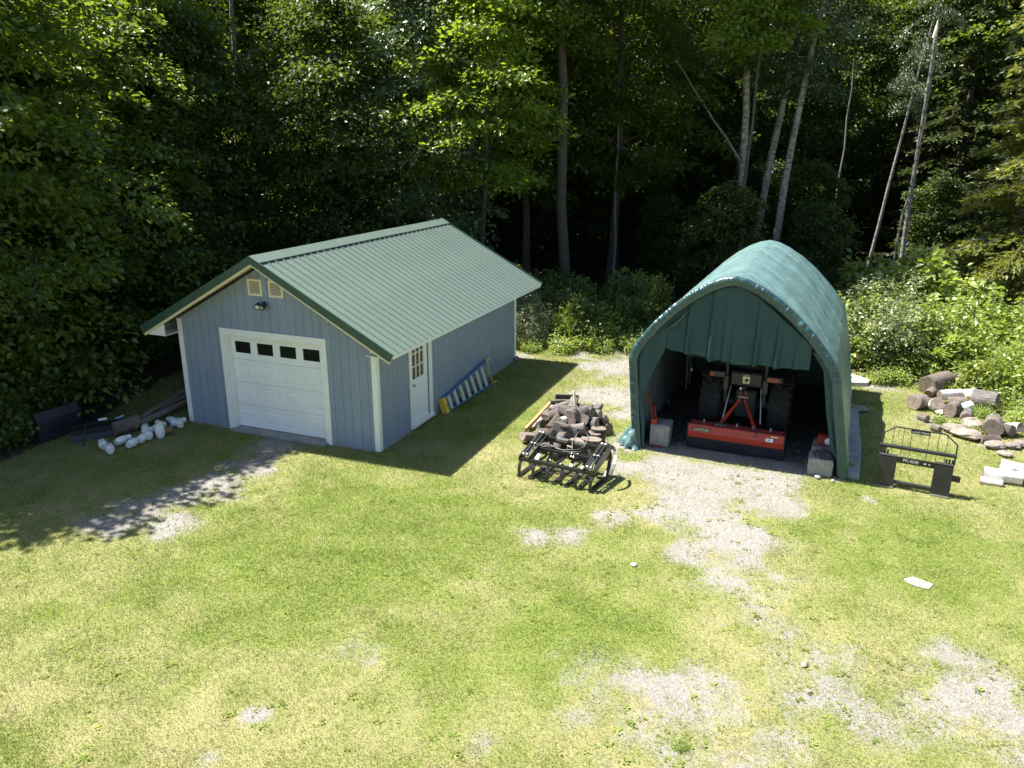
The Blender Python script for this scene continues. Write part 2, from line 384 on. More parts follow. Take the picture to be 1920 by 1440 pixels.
# ground: bare / lush / forest weights stored on the sheet
m, nt, b = _nt('lawn_and_gravel')
def attr(nm):
    a = nt.nodes.new('ShaderNodeAttribute'); a.attribute_name = nm; return a.outputs['Fac']
fine = _noise(nt, 55, 8, .8); mid_ = _noise(nt, 7, 9, .85); big = _noise(nt, 1.2, 6, .65)
dry = _ramp(nt, fine, [(.3, (.15, .14, .060)), (.5, (.24, .228, .10)), (.72, (.34, .32, .165))])
grn = _ramp(nt, fine, [(.3, (.085, .115, .022)), (.5, (.155, .195, .044)), (.72, (.235, .265, .070))])
lush = nt.nodes.new('ShaderNodeMath'); lush.operation = 'MULTIPLY_ADD'; nt.links.new(mid_, lush.inputs[0]); lush.inputs[1].default_value = .9
sub = nt.nodes.new('ShaderNodeMath'); sub.operation = 'SUBTRACT'; nt.links.new(attr('lush'), sub.inputs[0]); sub.inputs[1].default_value = .42
nt.links.new(sub.outputs[0], lush.inputs[2])
turf = _mix(nt, _ramp(nt, lush.outputs[0], [(.25, 0), (.75, 1)]), dry, grn)
vor = nt.nodes.new('ShaderNodeTexVoronoi'); vor.inputs['Scale'].default_value = 42; _t = nt.nodes.new('ShaderNodeTexCoord'); nt.links.new(_t.outputs['Object'], vor.inputs['Vector'])
gcol = _ramp(nt, fine, [(.28, (.118, .113, .106)), (.5, (.20, .192, .182)), (.75, (.295, .286, .272))])
gcol = _mix(nt, .35, gcol, _ramp(nt, vor.outputs['Color'], [(.2, (.17, .155, .14)), (.55, (.32, .30, .28)), (.9, (.37, .362, .35))]))
gcol = _mix(nt, _ramp(nt, big, [(.42, 0), (.68, .5)]), gcol, (.20, .178, .15))
th = nt.nodes.new('ShaderNodeMath'); th.operation = 'MULTIPLY_ADD'; nt.links.new(mid_, th.inputs[0]); th.inputs[1].default_value = 1.5
sb = nt.nodes.new('ShaderNodeMath'); sb.operation = 'SUBTRACT'; nt.links.new(attr('bare'), sb.inputs[0]); sb.inputs[1].default_value = .75
nt.links.new(sb.outputs[0], th.inputs[2])
col = _mix(nt, _ramp(nt, th.outputs[0], [(.36, 0), (.72, 1)]), turf, gcol)
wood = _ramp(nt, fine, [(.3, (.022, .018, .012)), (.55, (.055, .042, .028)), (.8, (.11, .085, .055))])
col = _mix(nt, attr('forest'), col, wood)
soil_shade = _ramp(nt, fine, [(.3, (.035, .032, .030)), (.7, (.075, .068, .062))])  # shelter floor soil, darkened further to paint in the shade there
col = _mix(nt, attr('soil_shade'), col, soil_shade)
nt.links.new(col, b.inputs['Base Color']); b.inputs['Roughness'].default_value = .95; b.inputs['Specular IOR Level'].default_value = .15
_bump(nt, b, _mix(nt, .5, fine, mid_), .7, .03); MT['ground'] = m

# ------------------------------------------------------------------ the ground
BARE = [  # photo pixel, radius in metres, strength
    (1330, 905, 1.1, 1.2), (1420, 905, .9, 1.2), (1250, 880, .8, 1.1), (1310, 960, 1.0, 1.0), (1370, 1000, .8, .95), (1300, 1030, .55, .7), (1440, 940, .8, 1.),
    (1390, 1050, .45, .8), (1385, 1100, .4, .62), (1400, 1160, .35, .66), (1360, 1090, .3, .55), (1150, 690, 1.3, 1.1), (1140, 740, 1.0, 1.05), (1120, 665, 1.2, .9), (1175, 770, .7, 1.05), (1180, 830, .7, 1.0), (1165, 880, .5, .9),
    (1070, 1000, .55, .78), (1010, 1005, .4, .7), (1150, 980, .5, .65),
    (510, 845, .55, 1.1), (460, 870, .45, 1.05), (400, 905, .42, 1.), (345, 930, .45, 1.0), (270, 955, .5, .95), (200, 985, .4, .8), (330, 975, .4, .85), (420, 930, .4, .75), (480, 885, .35, .9),
    (1250, 1290, .5, .78), (1330, 1285, .55, .82), (1180, 1270, .35, .7), (1500, 1320, .45, .78), (1560, 1300, .3, .68), (1650, 1370, .7, .82), (1720, 1340, .6, .8), (1800, 1310, .45, .82), (1870, 1290, .4, .85), (1880, 1350, .5, .75), (1400, 1330, .4, .7),
    (1250, 1380, .5, .72), (1100, 1340, .35, .6), (1340, 1420, .6, .76), (1450, 1400, .5, .66), (1150, 1420, .4, .6), (1530, 1230, .35, .6), (1650, 1180, .25, .55),
    (485, 1340, .22, .95), (640, 1215, .3, .35), (690, 1235, .25, .4), (400, 1420, .2, .75), (905, 1390, .25, .7), (780, 1330, .25, .5), (1450, 1080, .25, .68), (1500, 1085, .22, .6),
    (1570, 1160, .3, .6), (1600, 1240, .3, .62), (1640, 935, .35, .65), (1760, 790, .7, .7), (1850, 830, .5, .7), (1640, 725, .6, .9), (1690, 700, .6, .9), (1000, 665, .8, .7), (1230, 1130, .2, .5)]
LUSH = [(560, 960, 1.6, .8), (760, 940, 1.4, .7), (900, 990, 1.2, .9), (800, 1060, 1.5, .6), (1150, 1180, .9, 1.2), (1050, 1160, .7, .9), (1000, 1230, .7, .8), (620, 1120, 1.2, .6), (430, 1080, 1.6, .6), (500, 1200, .9, .5), (850, 1180, .8, .5),
        (1600, 1000, 1.2, .7), (1750, 1010, 1.2, .6), (1850, 1000, 1.0, .6), (1270, 1400, .25, 1.3), (1600, 1120, .7, .6), (1150, 1030, .6, .5), (300, 870, .8, .8), (1800, 1100, .7, .6), (200, 1120, 1.2, .5), (900, 760, 1.2, .6), (930, 700, 1., .6)]
BARE += [(1370 + 14 * math.sin(i * 1.7), 960 + 26 * i, .75, .62 - .012 * i) for i in range(17)]       # faint wheel track down the lawn
BARE += [(1180 + 95 * i, 1300 + 22 * math.sin(i * 2.1), .9, .56) for i in range(8)] + [(1260 + 110 * i, 1400, .8, .54) for i in range(7)] + [(1480 + 60 * i, 1180 + 12 * i, .6, .46) for i in range(7)]
_B = [(G(a, b_), r * (1.3 if (a < 560 and b_ < 1000) else 1.), s * (.80 if b_ > 1050 else (1.12 if a < 560 else 1.))) for a, b_, r, s in BARE]
_L = [(G(a, b_), r, s) for a, b_, r, s in LUSH]
SHX, SHY, SHT = 4.229, 14.068, -0.409                       # shelter mouth centre and heading
_sa = (math.cos(SHT), math.sin(SHT)); _sb = (-math.sin(SHT), math.cos(SHT))
def smooth(e0, e1, x):
    t = np.clip((x - e0) / (e1 - e0), 0, 1); return t * t * (3 - 2 * t)
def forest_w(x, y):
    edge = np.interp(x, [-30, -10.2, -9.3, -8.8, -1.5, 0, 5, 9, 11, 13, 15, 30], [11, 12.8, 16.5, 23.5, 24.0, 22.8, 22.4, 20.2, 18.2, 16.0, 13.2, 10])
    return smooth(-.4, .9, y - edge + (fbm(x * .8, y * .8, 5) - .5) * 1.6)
def bare_w(x, y):
    w = np.zeros_like(x)
    for p, r, s in _B: w = np.maximum(w, s * np.exp(-(((x - p.x) ** 2 + (y - p.y) ** 2) / (r * r)) ** 1.1))
    w = w * np.clip(.30 + 1.35 * fbm(x * 2.1, y * 2.1, 23), 0, 1.25)
    u = (x - SHX) * _sa[0] + (y - SHY) * _sa[1]; v = (x - SHX) * _sb[0] + (y - SHY) * _sb[1]
    w = np.maximum(w, 1.2 * smooth(2.3, 2.0, np.abs(u - .1)) * smooth(-.3, .1, v) * smooth(6.6, 6.2, v))
    n = fbm(x * 1.1, y * 1.1, 3); n2 = fbm(x * 3.3, y * 3.3, 13)
    near = smooth(11.5, 7.5, y) * smooth(-2.5, 3.0, x)
    return np.clip(w + (n - .5) * .75 + (n2 - .5) * .45 + .06 + near * .07, 0, 1.2)
def lush_w(x, y):
    w = np.zeros_like(x) + .36
    for p, r, s in _L: w = w + s * .34 * np.exp(-((x - p.x) ** 2 + (y - p.y) ** 2) / (r * r))
    dryz = smooth(9.6, 6.8, y) * .08
    return np.clip(w + (fbm(x * .9, y * .9, 9) - .5) * .6 + .05 + (fbm(x * 2.6, y * 2.6, 19) - .5) * .7 - dryz, 0, 1.1)
def soil_shade_w(x, y):
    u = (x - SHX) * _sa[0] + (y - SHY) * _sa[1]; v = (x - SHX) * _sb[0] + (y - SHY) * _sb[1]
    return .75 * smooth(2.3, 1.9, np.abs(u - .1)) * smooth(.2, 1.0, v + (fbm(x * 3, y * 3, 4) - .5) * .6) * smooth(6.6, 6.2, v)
def axis(lo, hi, step, outer):
    a = list(np.arange(lo, hi + 1e-6, step)); s = step
    while a[-1] < outer: s *= 1.35; a.append(a[-1] + s)
    s = step; b_ = []
    q = lo
    while q > -outer: s *= 1.35; q -= s; b_.append(q)
    return np.array(b_[::-1] + a)
gx = axis(-15, 16, .11, 600); gy = axis(4.5, 26, .11, 600)
XX, YY = np.meshgrid(gx, gy); xf = XX.ravel(); yf = YY.ravel()
zf = -(fbm(xf * .7, yf * .7, 21) * .012) - .002
zf = zf + forest_w(xf, yf) * (fbm(xf * .35, yf * .35, 31) - .35) * .22
nx, ny = len(gx), len(gy)
ii, jj = np.meshgrid(np.arange(nx - 1), np.arange(ny - 1)); q0 = (jj * nx + ii).ravel()
quads = np.stack([q0, q0 + 1, q0 + 1 + nx, q0 + nx], 1)
def np_mesh(name, verts, faces, attrs=None, smooth_f=False):
    me = bpy.data.meshes.new(name); k = faces.shape[1]; nf = len(faces)
    me.vertices.add(len(verts)); me.vertices.foreach_set('co', np.ascontiguousarray(verts, np.float32).ravel())
    me.loops.add(nf * k); me.loops.foreach_set('vertex_index', np.ascontiguousarray(faces, np.int32).ravel())
    me.polygons.add(nf); me.polygons.foreach_set('loop_start', np.arange(0, nf * k, k, dtype=np.int32))
    me.polygons.foreach_set('use_smooth', np.full(nf, smooth_f))
    for nm, a in (attrs or {}).items():
        if a.ndim == 1:
            at_ = me.attributes.new(nm, 'FLOAT', 'POINT'); at_.data.foreach_set('value', np.ascontiguousarray(a, np.float32))
        else:
            at_ = me.attributes.new(nm, 'FLOAT_COLOR', 'POINT'); at_.data.foreach_set('color', np.ascontiguousarray(a, np.float32).ravel())
    me.update(); me.validate(); return me
me = np_mesh('ground', np.stack([xf, yf, zf], 1), quads, {'bare': bare_w(xf, yf), 'lush': lush_w(xf, yf), 'forest': forest_w(xf, yf), 'soil_shade': soil_shade_w(xf, yf)}, True)
me.materials.append(MT['ground']); ground = mobj('ground', me); tag(ground, kind='structure')

# grass: short uneven blades, thinner on the gravel
rs = np.random.RandomState(4)
def in_view(x, y, m=60):
    Fx = np.stack([x, y, np.zeros_like(x) - CAM_H], 1)
    zc = Fx @ np.array(_F); px = 960 + FPX * (Fx @ np.array(_R2)) / zc; py = 720 + FPX * (Fx @ np.array(_D2)) / zc
    return (zc > 0) & (px > -m * 3) & (px < 1920 + m * 3) & (py < 1440 + m * 2) & (py > 0)
GRW, GRT = -2.667, -0.376                                    # garage heading
N = 2600000
yy = 5.6 + (24 - 5.6) * rs.rand(N) ** 1.45; xx = (rs.rand(N) - .5) * 34
ok = in_view(xx, yy); xx = xx[ok]; yy = yy[ok]
bw = bare_w(xx, yy); lw = lush_w(xx, yy); fw = forest_w(xx, yy)
ca, sa_ = math.cos(GRT), math.sin(GRT)
gu = (xx - GRW) * ca + (yy - 14.467) * sa_ + 4.856; gv = -(xx - GRW) * sa_ + (yy - 14.467) * ca
inside = (gu > -.03) & (gu < 4.89) & (gv > -.03) & (gv < 7.5)
su = (xx - SHX) * _sa[0] + (yy - SHY) * _sa[1]; sv = (xx - SHX) * _sb[0] + (yy - SHY) * _sb[1]
insh = (np.abs(su - .1) < 2.05) & (sv > .1) & (sv < 6.3)
patch = fbm(xx * 5, yy * 5, 41)
dens = (1 - .92 * smooth(.25, 1.02, bw + (patch - .5) * .9)) * (.42 + .55 * np.clip(lw, 0, 1)) * (1 - .8 * fw) + .012
ok = (rs.rand(len(xx)) < dens) & ~inside & ~insh
xx = xx[ok]; yy = yy[ok]; lw = lw[ok]; patch = patch[ok]; bw = bw[ok]
cap = 720000
if len(xx) > cap:
    s_ = rs.choice(len(xx), cap, replace=False); xx, yy, lw, patch, bw = xx[s_], yy[s_], lw[s_], patch[s_], bw[s_]
n = len(xx)
ang = rs.rand(n) * 2 * math.pi; dist = np.sqrt(xx ** 2 + yy ** 2 + 36)
tuft = np.clip((fbm(xx * 2.2, yy * 2.2, 61) - .45) * 3, 0, 1)
Lb = (.020 + .030 * rs.rand(n) + .016 * np.clip(lw, 0, 1) + .020 * tuft) * (.85 + dist / 40); wb = (.0038 + .003 * rs.rand(n)) * (.5 + dist / 13)
lean = .35 + .9 * rs.rand(n)
dx, dy = np.cos(ang), np.sin(ang)
base = np.stack([xx, yy, np.full(n, -.012)], 1); side = np.stack([-dy, dx, np.zeros(n)], 1) * wb[:, None] * .5
tip = base + np.stack([dx * np.sin(lean), dy * np.sin(lean), np.cos(lean)], 1) * Lb[:, None]
V = np.empty((n * 3, 3)); V[0::3] = base - side; V[1::3] = base + side; V[2::3] = tip
g_ = np.clip(lw * .75 + (patch - .5) * 1.0 + (rs.rand(n) - .5) * .7 + .02, 0, 1)[:, None]
cd = np.array([.345, .338, .172]); cm = np.array([.282, .332, .098]); cg = np.array([.178, .252, .054])
colr = np.where(g_ < .5, cd + (cm - cd) * g_ * 2, cm + (cg - cm) * (g_ - .5) * 2) * (.78 + .44 * rs.rand(n, 1))
C4 = np.ones((n * 3, 4)); C4[:, :3] = np.repeat(colr, 3, 0)
me = np_mesh('grass', V, np.arange(n * 3).reshape(-1, 3), {'col': C4}); me.materials.append(MT['grass'])
tag(mobj('lawn_grass', me), 'short mown lawn grass, patchy green and straw', 'grass', kind='stuff')

# broad-leaved weeds and clover tufts in the lawn
nw = 2600; yy = 6 + 15 * rs.rand(nw * 3) ** 1.2; xx = (rs.rand(nw * 3) - .5) * 26; keep = in_view(xx, yy) & (forest_w(xx, yy) < .2) & (fbm(xx * 1.3, yy * 1.3, 71) > .47)
gu = (xx - GRW) * ca + (yy - 14.467) * sa_ + 4.856; gv = -(xx - GRW) * sa_ + (yy - 14.467) * ca; su = (xx - SHX) * _sa[0] + (yy - SHY) * _sa[1]; sv = (xx - SHX) * _sb[0] + (yy - SHY) * _sb[1]
keep &= ~((gu > -.1) & (gu < 5) & (gv > -.1) & (gv < 7.6)) & ~((np.abs(su) < 2.2) & (sv > -.2) & (sv < 6.3)); xx = xx[keep][:nw]; yy = yy[keep][:nw]; n = len(xx); kk = 9
a_ = rs.rand(n * kk) * 6.283; b0_ = np.repeat(np.stack([xx, yy, np.full(n, .0)], 1), kk, 0); sz_ = np.repeat(.30 + rs.rand(n) ** 3 * .55, kk)
Dw = np.stack([np.cos(a_), np.sin(a_), .12 + .45 * rs.rand(n * kk)], 1); Dw /= np.linalg.norm(Dw, axis=1, keepdims=True); Lw = (.035 + .035 * rs.rand(n * kk)) * sz_; b0_[:, :2] += Dw[:, :2] * (rs.rand(n * kk) * .05 * sz_)[:, None]
Sw = np.stack([-np.sin(a_), np.cos(a_), np.zeros(n * kk)], 1); V = np.empty((n * kk * 4, 3)); V[0::4] = b0_; V[1::4] = b0_ + Dw * (Lw * .55)[:, None] + Sw * (Lw * .3)[:, None]; V[2::4] = b0_ + Dw * Lw[:, None]; V[3::4] = b0_ + Dw * (Lw * .55)[:, None] - Sw * (Lw * .3)[:, None]
cw = np.repeat(np.array([[.17, .255, .055]]) * (.65 + .7 * rs.rand(n, 1)) + np.array([[.09, .05, .01]]) * rs.rand(n, 1), kk * 4, 0); C4 = np.ones((n * kk * 4, 4)); C4[:, :3] = cw
me = np_mesh('lawn_weeds', V, np.arange(n * kk * 4).reshape(-1, 4), {'col': C4}); me.materials.append(MT['grass'])
tag(mobj('lawn_weeds', me), 'low broad-leaved weeds scattered through the lawn', 'weeds', kind='stuff')

# gravel crumbs on the worn ground
N = 60000
yy = 6 + 17 * rs.rand(N) ** 1.3; xx = (rs.rand(N) - .5) * 28
bw = bare_w(xx, yy); fw = forest_w(xx, yy)
gu = (xx - GRW) * ca + (yy - 14.467) * sa_ + 4.856; gv = -(xx - GRW) * sa_ + (yy - 14.467) * ca
ok = in_view(xx, yy) & (rs.rand(N) < smooth(.5, .9, bw)) & (fw < .3) & ~((gu > -.1) & (gu < 5) & (gv > -.1) & (gv < 7.6))
xx = xx[ok][:16000]; yy = yy[ok][:16000]; n = len(xx)
oct_ = np.array([[1, 0, 0], [0, 1, 0], [-1, 0, 0], [0, -1, 0], [0, 0, .7]]); of = np.array([[0, 1, 4], [1, 2, 4], [2, 3, 4], [3, 0, 4]])
r_ = (.006 + .016 * rs.rand(n) ** 3)[:, None, None]
V = oct_[None] * r_ * (1 + .5 * (rs.rand(n, 5, 3) - .5))
a_ = rs.rand(n) * 6.28; R_ = np.zeros((n, 3, 3)); R_[:, 0, 0] = np.cos(a_); R_[:, 0, 1] = -np.sin(a_); R_[:, 1, 0] = np.sin(a_); R_[:, 1, 1] = np.cos(a_); R_[:, 2, 2] = 1
V = np.einsum('nij,nkj->nki', R_, V) + np.stack([xx, yy, np.full(n, -.006)], 1)[:, None, :]
me = np_mesh('gravel', V.reshape(-1, 3), (of[None] + (np.arange(n) * 5)[:, None, None]).reshape(-1, 3)); me.materials.append(MT['stone_pale'])
tag(mobj('gravel', me), 'loose pale gravel scattered on the worn ground', 'gravel', kind='stuff')

# ------------------------------------------------------------------ the garage
GW, GL = 4.856, 7.463; OE, OG, RZ, EZ = .632, .444, 3.853, 2.207
HS = GW / 2 + OE; SL = (RZ - EZ) / HS
gar = empty('garage', (GRW - GW * ca, 14.467 - GW * sa_, 0), GRT)
tag(gar, 'blue-grey garage with green metal roof and white overhead door', 'garage')
def roofz(u, drop=.0): return RZ - abs(u - GW / 2) * SL - drop
D0, D1, DH = 1.244, 3.61, 2.13                               # overhead door opening
V0, V1, VB, VH = 1.37, 2.17, .10, 2.06                       # side door opening
RT = .17                                                     # roof build-up under the steel
def wallpart(name, shapes):
    return shapes.build(name, MT['sheath'], gar)
T = .10
fw_ = MB()
fw_.extrude([(.0, .06), (D0, .06), (D0, roofz(D0, RT)), (0, roofz(0, RT))], .0, T)
fw_.extrude([(D1, .06), (GW, .06), (GW, roofz(GW, RT)), (D1, roofz(D1, RT))], .0, T)
fw_.extrude([(D0, DH), (D1, DH), (D1, roofz(D1, RT)), (GW / 2, roofz(GW / 2, RT)), (D0, roofz(D0, RT))], .0, T)
front_wall = wallpart('front_wall', fw_)
wt = roofz(GW, RT) - .002
rw = MB(); rw.box(GW - T, GW, T + .002, V0, .06, wt); rw.box(GW - T, GW, V1, GL - T - .002, .06, wt); rw.box(GW - T, GW, V0, V1, VH, wt); rw.box(GW - T, GW, V0, V1, .06, VB)
right_wall = wallpart('side_wall', rw)
lw_ = MB(); lw_.box(0, T, T + .002, GL - T - .002, .06, wt); left_wall = wallpart('side_wall', lw_)
bw_ = MB(); bw_.extrude([(0, .06), (GW, .06), (GW, roofz(GW, RT)), (GW / 2, roofz(GW / 2, RT)), (0, roofz(0, RT))], GL - T, GL); back_wall = wallpart('back_wall', bw_)
MB().box(-.02, GW + .02, -.02, GL + .02, -.15, .058).build('slab', MT['concrete'], gar)
BW, GAP, BT = .2032, .007, .010
def cuts(a, b_, extra):
    e = sorted(set([round(a, 4), round(b_, 4)] + [round(x, 4) for x in extra] + [round(a + BW * i, 4) for i in range(1, 60) if a + BW * i < b_ - .02]))
    return [(p, q) for p, q in zip(e[:-1], e[1:]) if q - p > .03]
for a_, b2 in cuts(0, GW, (D0, D1, GW / 2)):
    p, q = a_ + GAP / 2, b2 - GAP / 2; lo = DH if (a_ >= D0 - 1e-3 and b2 <= D1 + 1e-3) else .05
    MB().extrude([(p, lo), (q, lo), (q, roofz(q, RT)), (p, roofz(p, RT))], -BT, -.0005).build('siding_board', MT['siding'], front_wall)
for a_, b2 in cuts(0, GL, (V0, V1)):
    p, q = a_ + GAP / 2, b2 - GAP / 2; indoor = a_ >= V0 - 1e-3 and b2 <= V1 + 1e-3
    lo = VH if indoor else .05
    if wt - lo > .02: MB().box(GW + .0005, GW + BT, p, q, lo, wt).build('siding_board', MT['siding'], right_wall)
    MB().box(-BT, -.0005, p, q, .05, wt).build('siding_board', MT['siding'], left_wall)
# corner boards
for x0, x1, y0, y1, z1 in ((-BT - .022, .085, -BT - .022, -BT - .001, wt), (GW - .085, GW + BT + .022, -BT - .022, -BT - .001, wt)):
    MB().box(x0, x1, y0, y1, .03, z1, bev=.004).build('corner_board', MT['white'], gar)
for x0, x1, y0, y1 in ((GW + BT + .001, GW + BT + .023, -BT + .001, .085), (-BT - .023, -BT - .001, -BT + .001, .085), (GW + BT + .001, GW + BT + .023, GL - .09, GL + .02), (-BT - .023, -BT - .001, GL - .09, GL + .02)):
    MB().box(x0, x1, y0, y1, .03, wt, bev=.004).build('corner_board', MT['white'], gar)
# overhead door: trim, jambs, four sections
tw = .14
for x0, x1, z0, z1 in ((D0 - tw, D0, .0, DH + .001), (D1, D1 + tw, .0, DH + .001), (D0 - tw, D1 + tw, DH + .002, DH + tw)):
    MB().box(x0, x1, -BT - .03, -BT - .001, z0, z1, bev=.005).build('door_trim', MT['white'], gar)
for x0, x1, z0, z1 in ((D0, D0 + .03, .0, DH), (D1 - .03, D1, .0, DH), (D0 + .03, D1 - .03, DH - .03, DH)):
    MB().box(x0, x1, -BT - .002, .14, z0, z1).build('door_jamb', MT['white'], gar)
od = empty('overhead_door', (0, 0, 0), 0, gar)
da, db = D0 + .032, D1 - .032; dw = (db - da) / 4; DY = .10
sh = (DH - .035 - .07) / 4
for s_ in range(4):
    z0 = .07 + s_ * sh; z1 = z0 + sh - .006; mb = MB()
    win = s_ == 3
    pz0, pz1 = (z0 + .14, z1 - .11) if win else (z0 + .11, z1 - .11)
    mg = .085 if win else .065
    xs_ = [da]
    for c in range(4): xs_ += [da + c * dw + mg, da + (c + 1) * dw - mg]
    xs_.append(db)
    # face frame around the panels
    mb.box(da, db, DY, DY + .045, z0, pz0); mb.box(da, db, DY, DY + .045, pz1, z1)
    for c in range(0, 10, 2): mb.box(xs_[c], xs_[c + 1], DY, DY + .045, pz0, pz1)
    if not win:
        for c in range(4):
            xa, xb = xs_[1 + 2 * c], xs_[2 + 2 * c]; e = .03; y0, y1, y2 = DY, DY + .016, DY + .003
            P = [(xa, y0, pz0), (xb, y0, pz0), (xb, y0, pz1), (xa, y0, pz1)] + [(xa + .014, y1, pz0 + .014), (xb - .014, y1, pz0 + .014), (xb - .014, y1, pz1 - .014), (xa + .014, y1, pz1 - .014)] + \
                [(xa + .045, y2, pz0 + .045), (xb - .045, y2, pz0 + .045), (xb - .045, y2, pz1 - .045), (xa + .045, y2, pz1 - .045)]
            F_ = [(i + k * 4, (i + 1) % 4 + k * 4, (i + 1) % 4 + 4 + k * 4, i + 4 + k * 4) for k in (0, 1) for i in range(4)] + [(8, 9, 10, 11)]
            pm = MB(); pm.poly(P, F_).build('door_panel', MT['door_white'], od, fix=False)
    mb.build('door_section', MT['door_white'], od)
    if win:
        for c in range(4):
            MB().box(xs_[1 + 2 * c], xs_[2 + 2 * c], DY + .016, DY + .022, pz0, pz1).build('window_pane', MT['glass'], od)
MB().box(da, db, DY + .004, DY + .045, .059, .069).build('bottom_seal', MT['void'], od)
MB().box(D0 - .05, D1 + .05, -.16, -.02, -.05, .05).build('door_sill', MT['concrete_old'], gar)
# side door
sd = empty('side_door', (0, 0, 0), 0, gar)
xo = GW - .015; dl = MB(); wv0, wv1, wz0, wz1 = V0 + .09, V1 - .17, 1.10, 1.97
dl.box(xo - .045, xo, V0 + .012, V1 - .012, VB + .04, wz0); dl.box(xo - .045, xo, V0 + .012, V1 - .012, wz1, VH - .012)
dl.box(xo - .045, xo, V0 + .012, wv0, wz0, wz1); dl.box(xo - .045, xo, wv1, V1 - .012, wz0, wz1)
dl.build('door_leaf', MT['door_white'], sd)
for i in range(3):
    for j in range(3):
        a_, b2 = wv0 + (wv1 - wv0) * i / 3, wv0 + (wv1 - wv0) * (i + 1) / 3; c_, d_ = wz0 + (wz1 - wz0) * j / 3, wz0 + (wz1 - wz0) * (j + 1) / 3
        MB().box(xo - .03, xo - .024, a_ + .012, b2 - .012, c_ + .012, d_ - .012).build('window_pane', MT['glass'], sd)
mu = MB()
for i in range(4):
    v_ = wv0 + (wv1 - wv0) * i / 3; mu.box(xo - .034, xo + .004, v_ - .012, v_ + .012, wz0 - .012, wz1 + .012)
    z_ = wz0 + (wz1 - wz0) * i / 3; mu.box(xo - .033, xo + .003, wv0 - .011, wv1 + .011, z_ - .011, z_ + .011)
mu.build('muntin_grille', MT['door_white'], sd)
h_ = MB(); h_.lathe([(0, 0), (.032, .002), (.032, .012), (.012, .016), (.012, .04), (.03, .05), (.03, .075), (0, .085)], 12, Matrix.Translation((xo, V0 + .075, 1.0)) @ Matrix.Rotation(math.pi / 2, 4, 'Y'))
h_.build('door_knob', MT['bare_steel'], sd)
for y0, y1, z0, z1 in ((V0 - .09, V0, .04, VH), (V1, V1 + .14, .04, VH), (V0 - .09, V1 + .14, VH + .001, wt - .002)):
    if z1 > z0 + .01: MB().box(GW + BT + .001, GW + BT + .026, y0, y1, z0, z1, bev=.004).build('side_door_trim', MT['white'], gar)
MB().box(GW - .03, GW + .08, V0 - .06, V1 + .12, .061, VB + .035, bev=.006).build('door_threshold', MT['white'], gar)
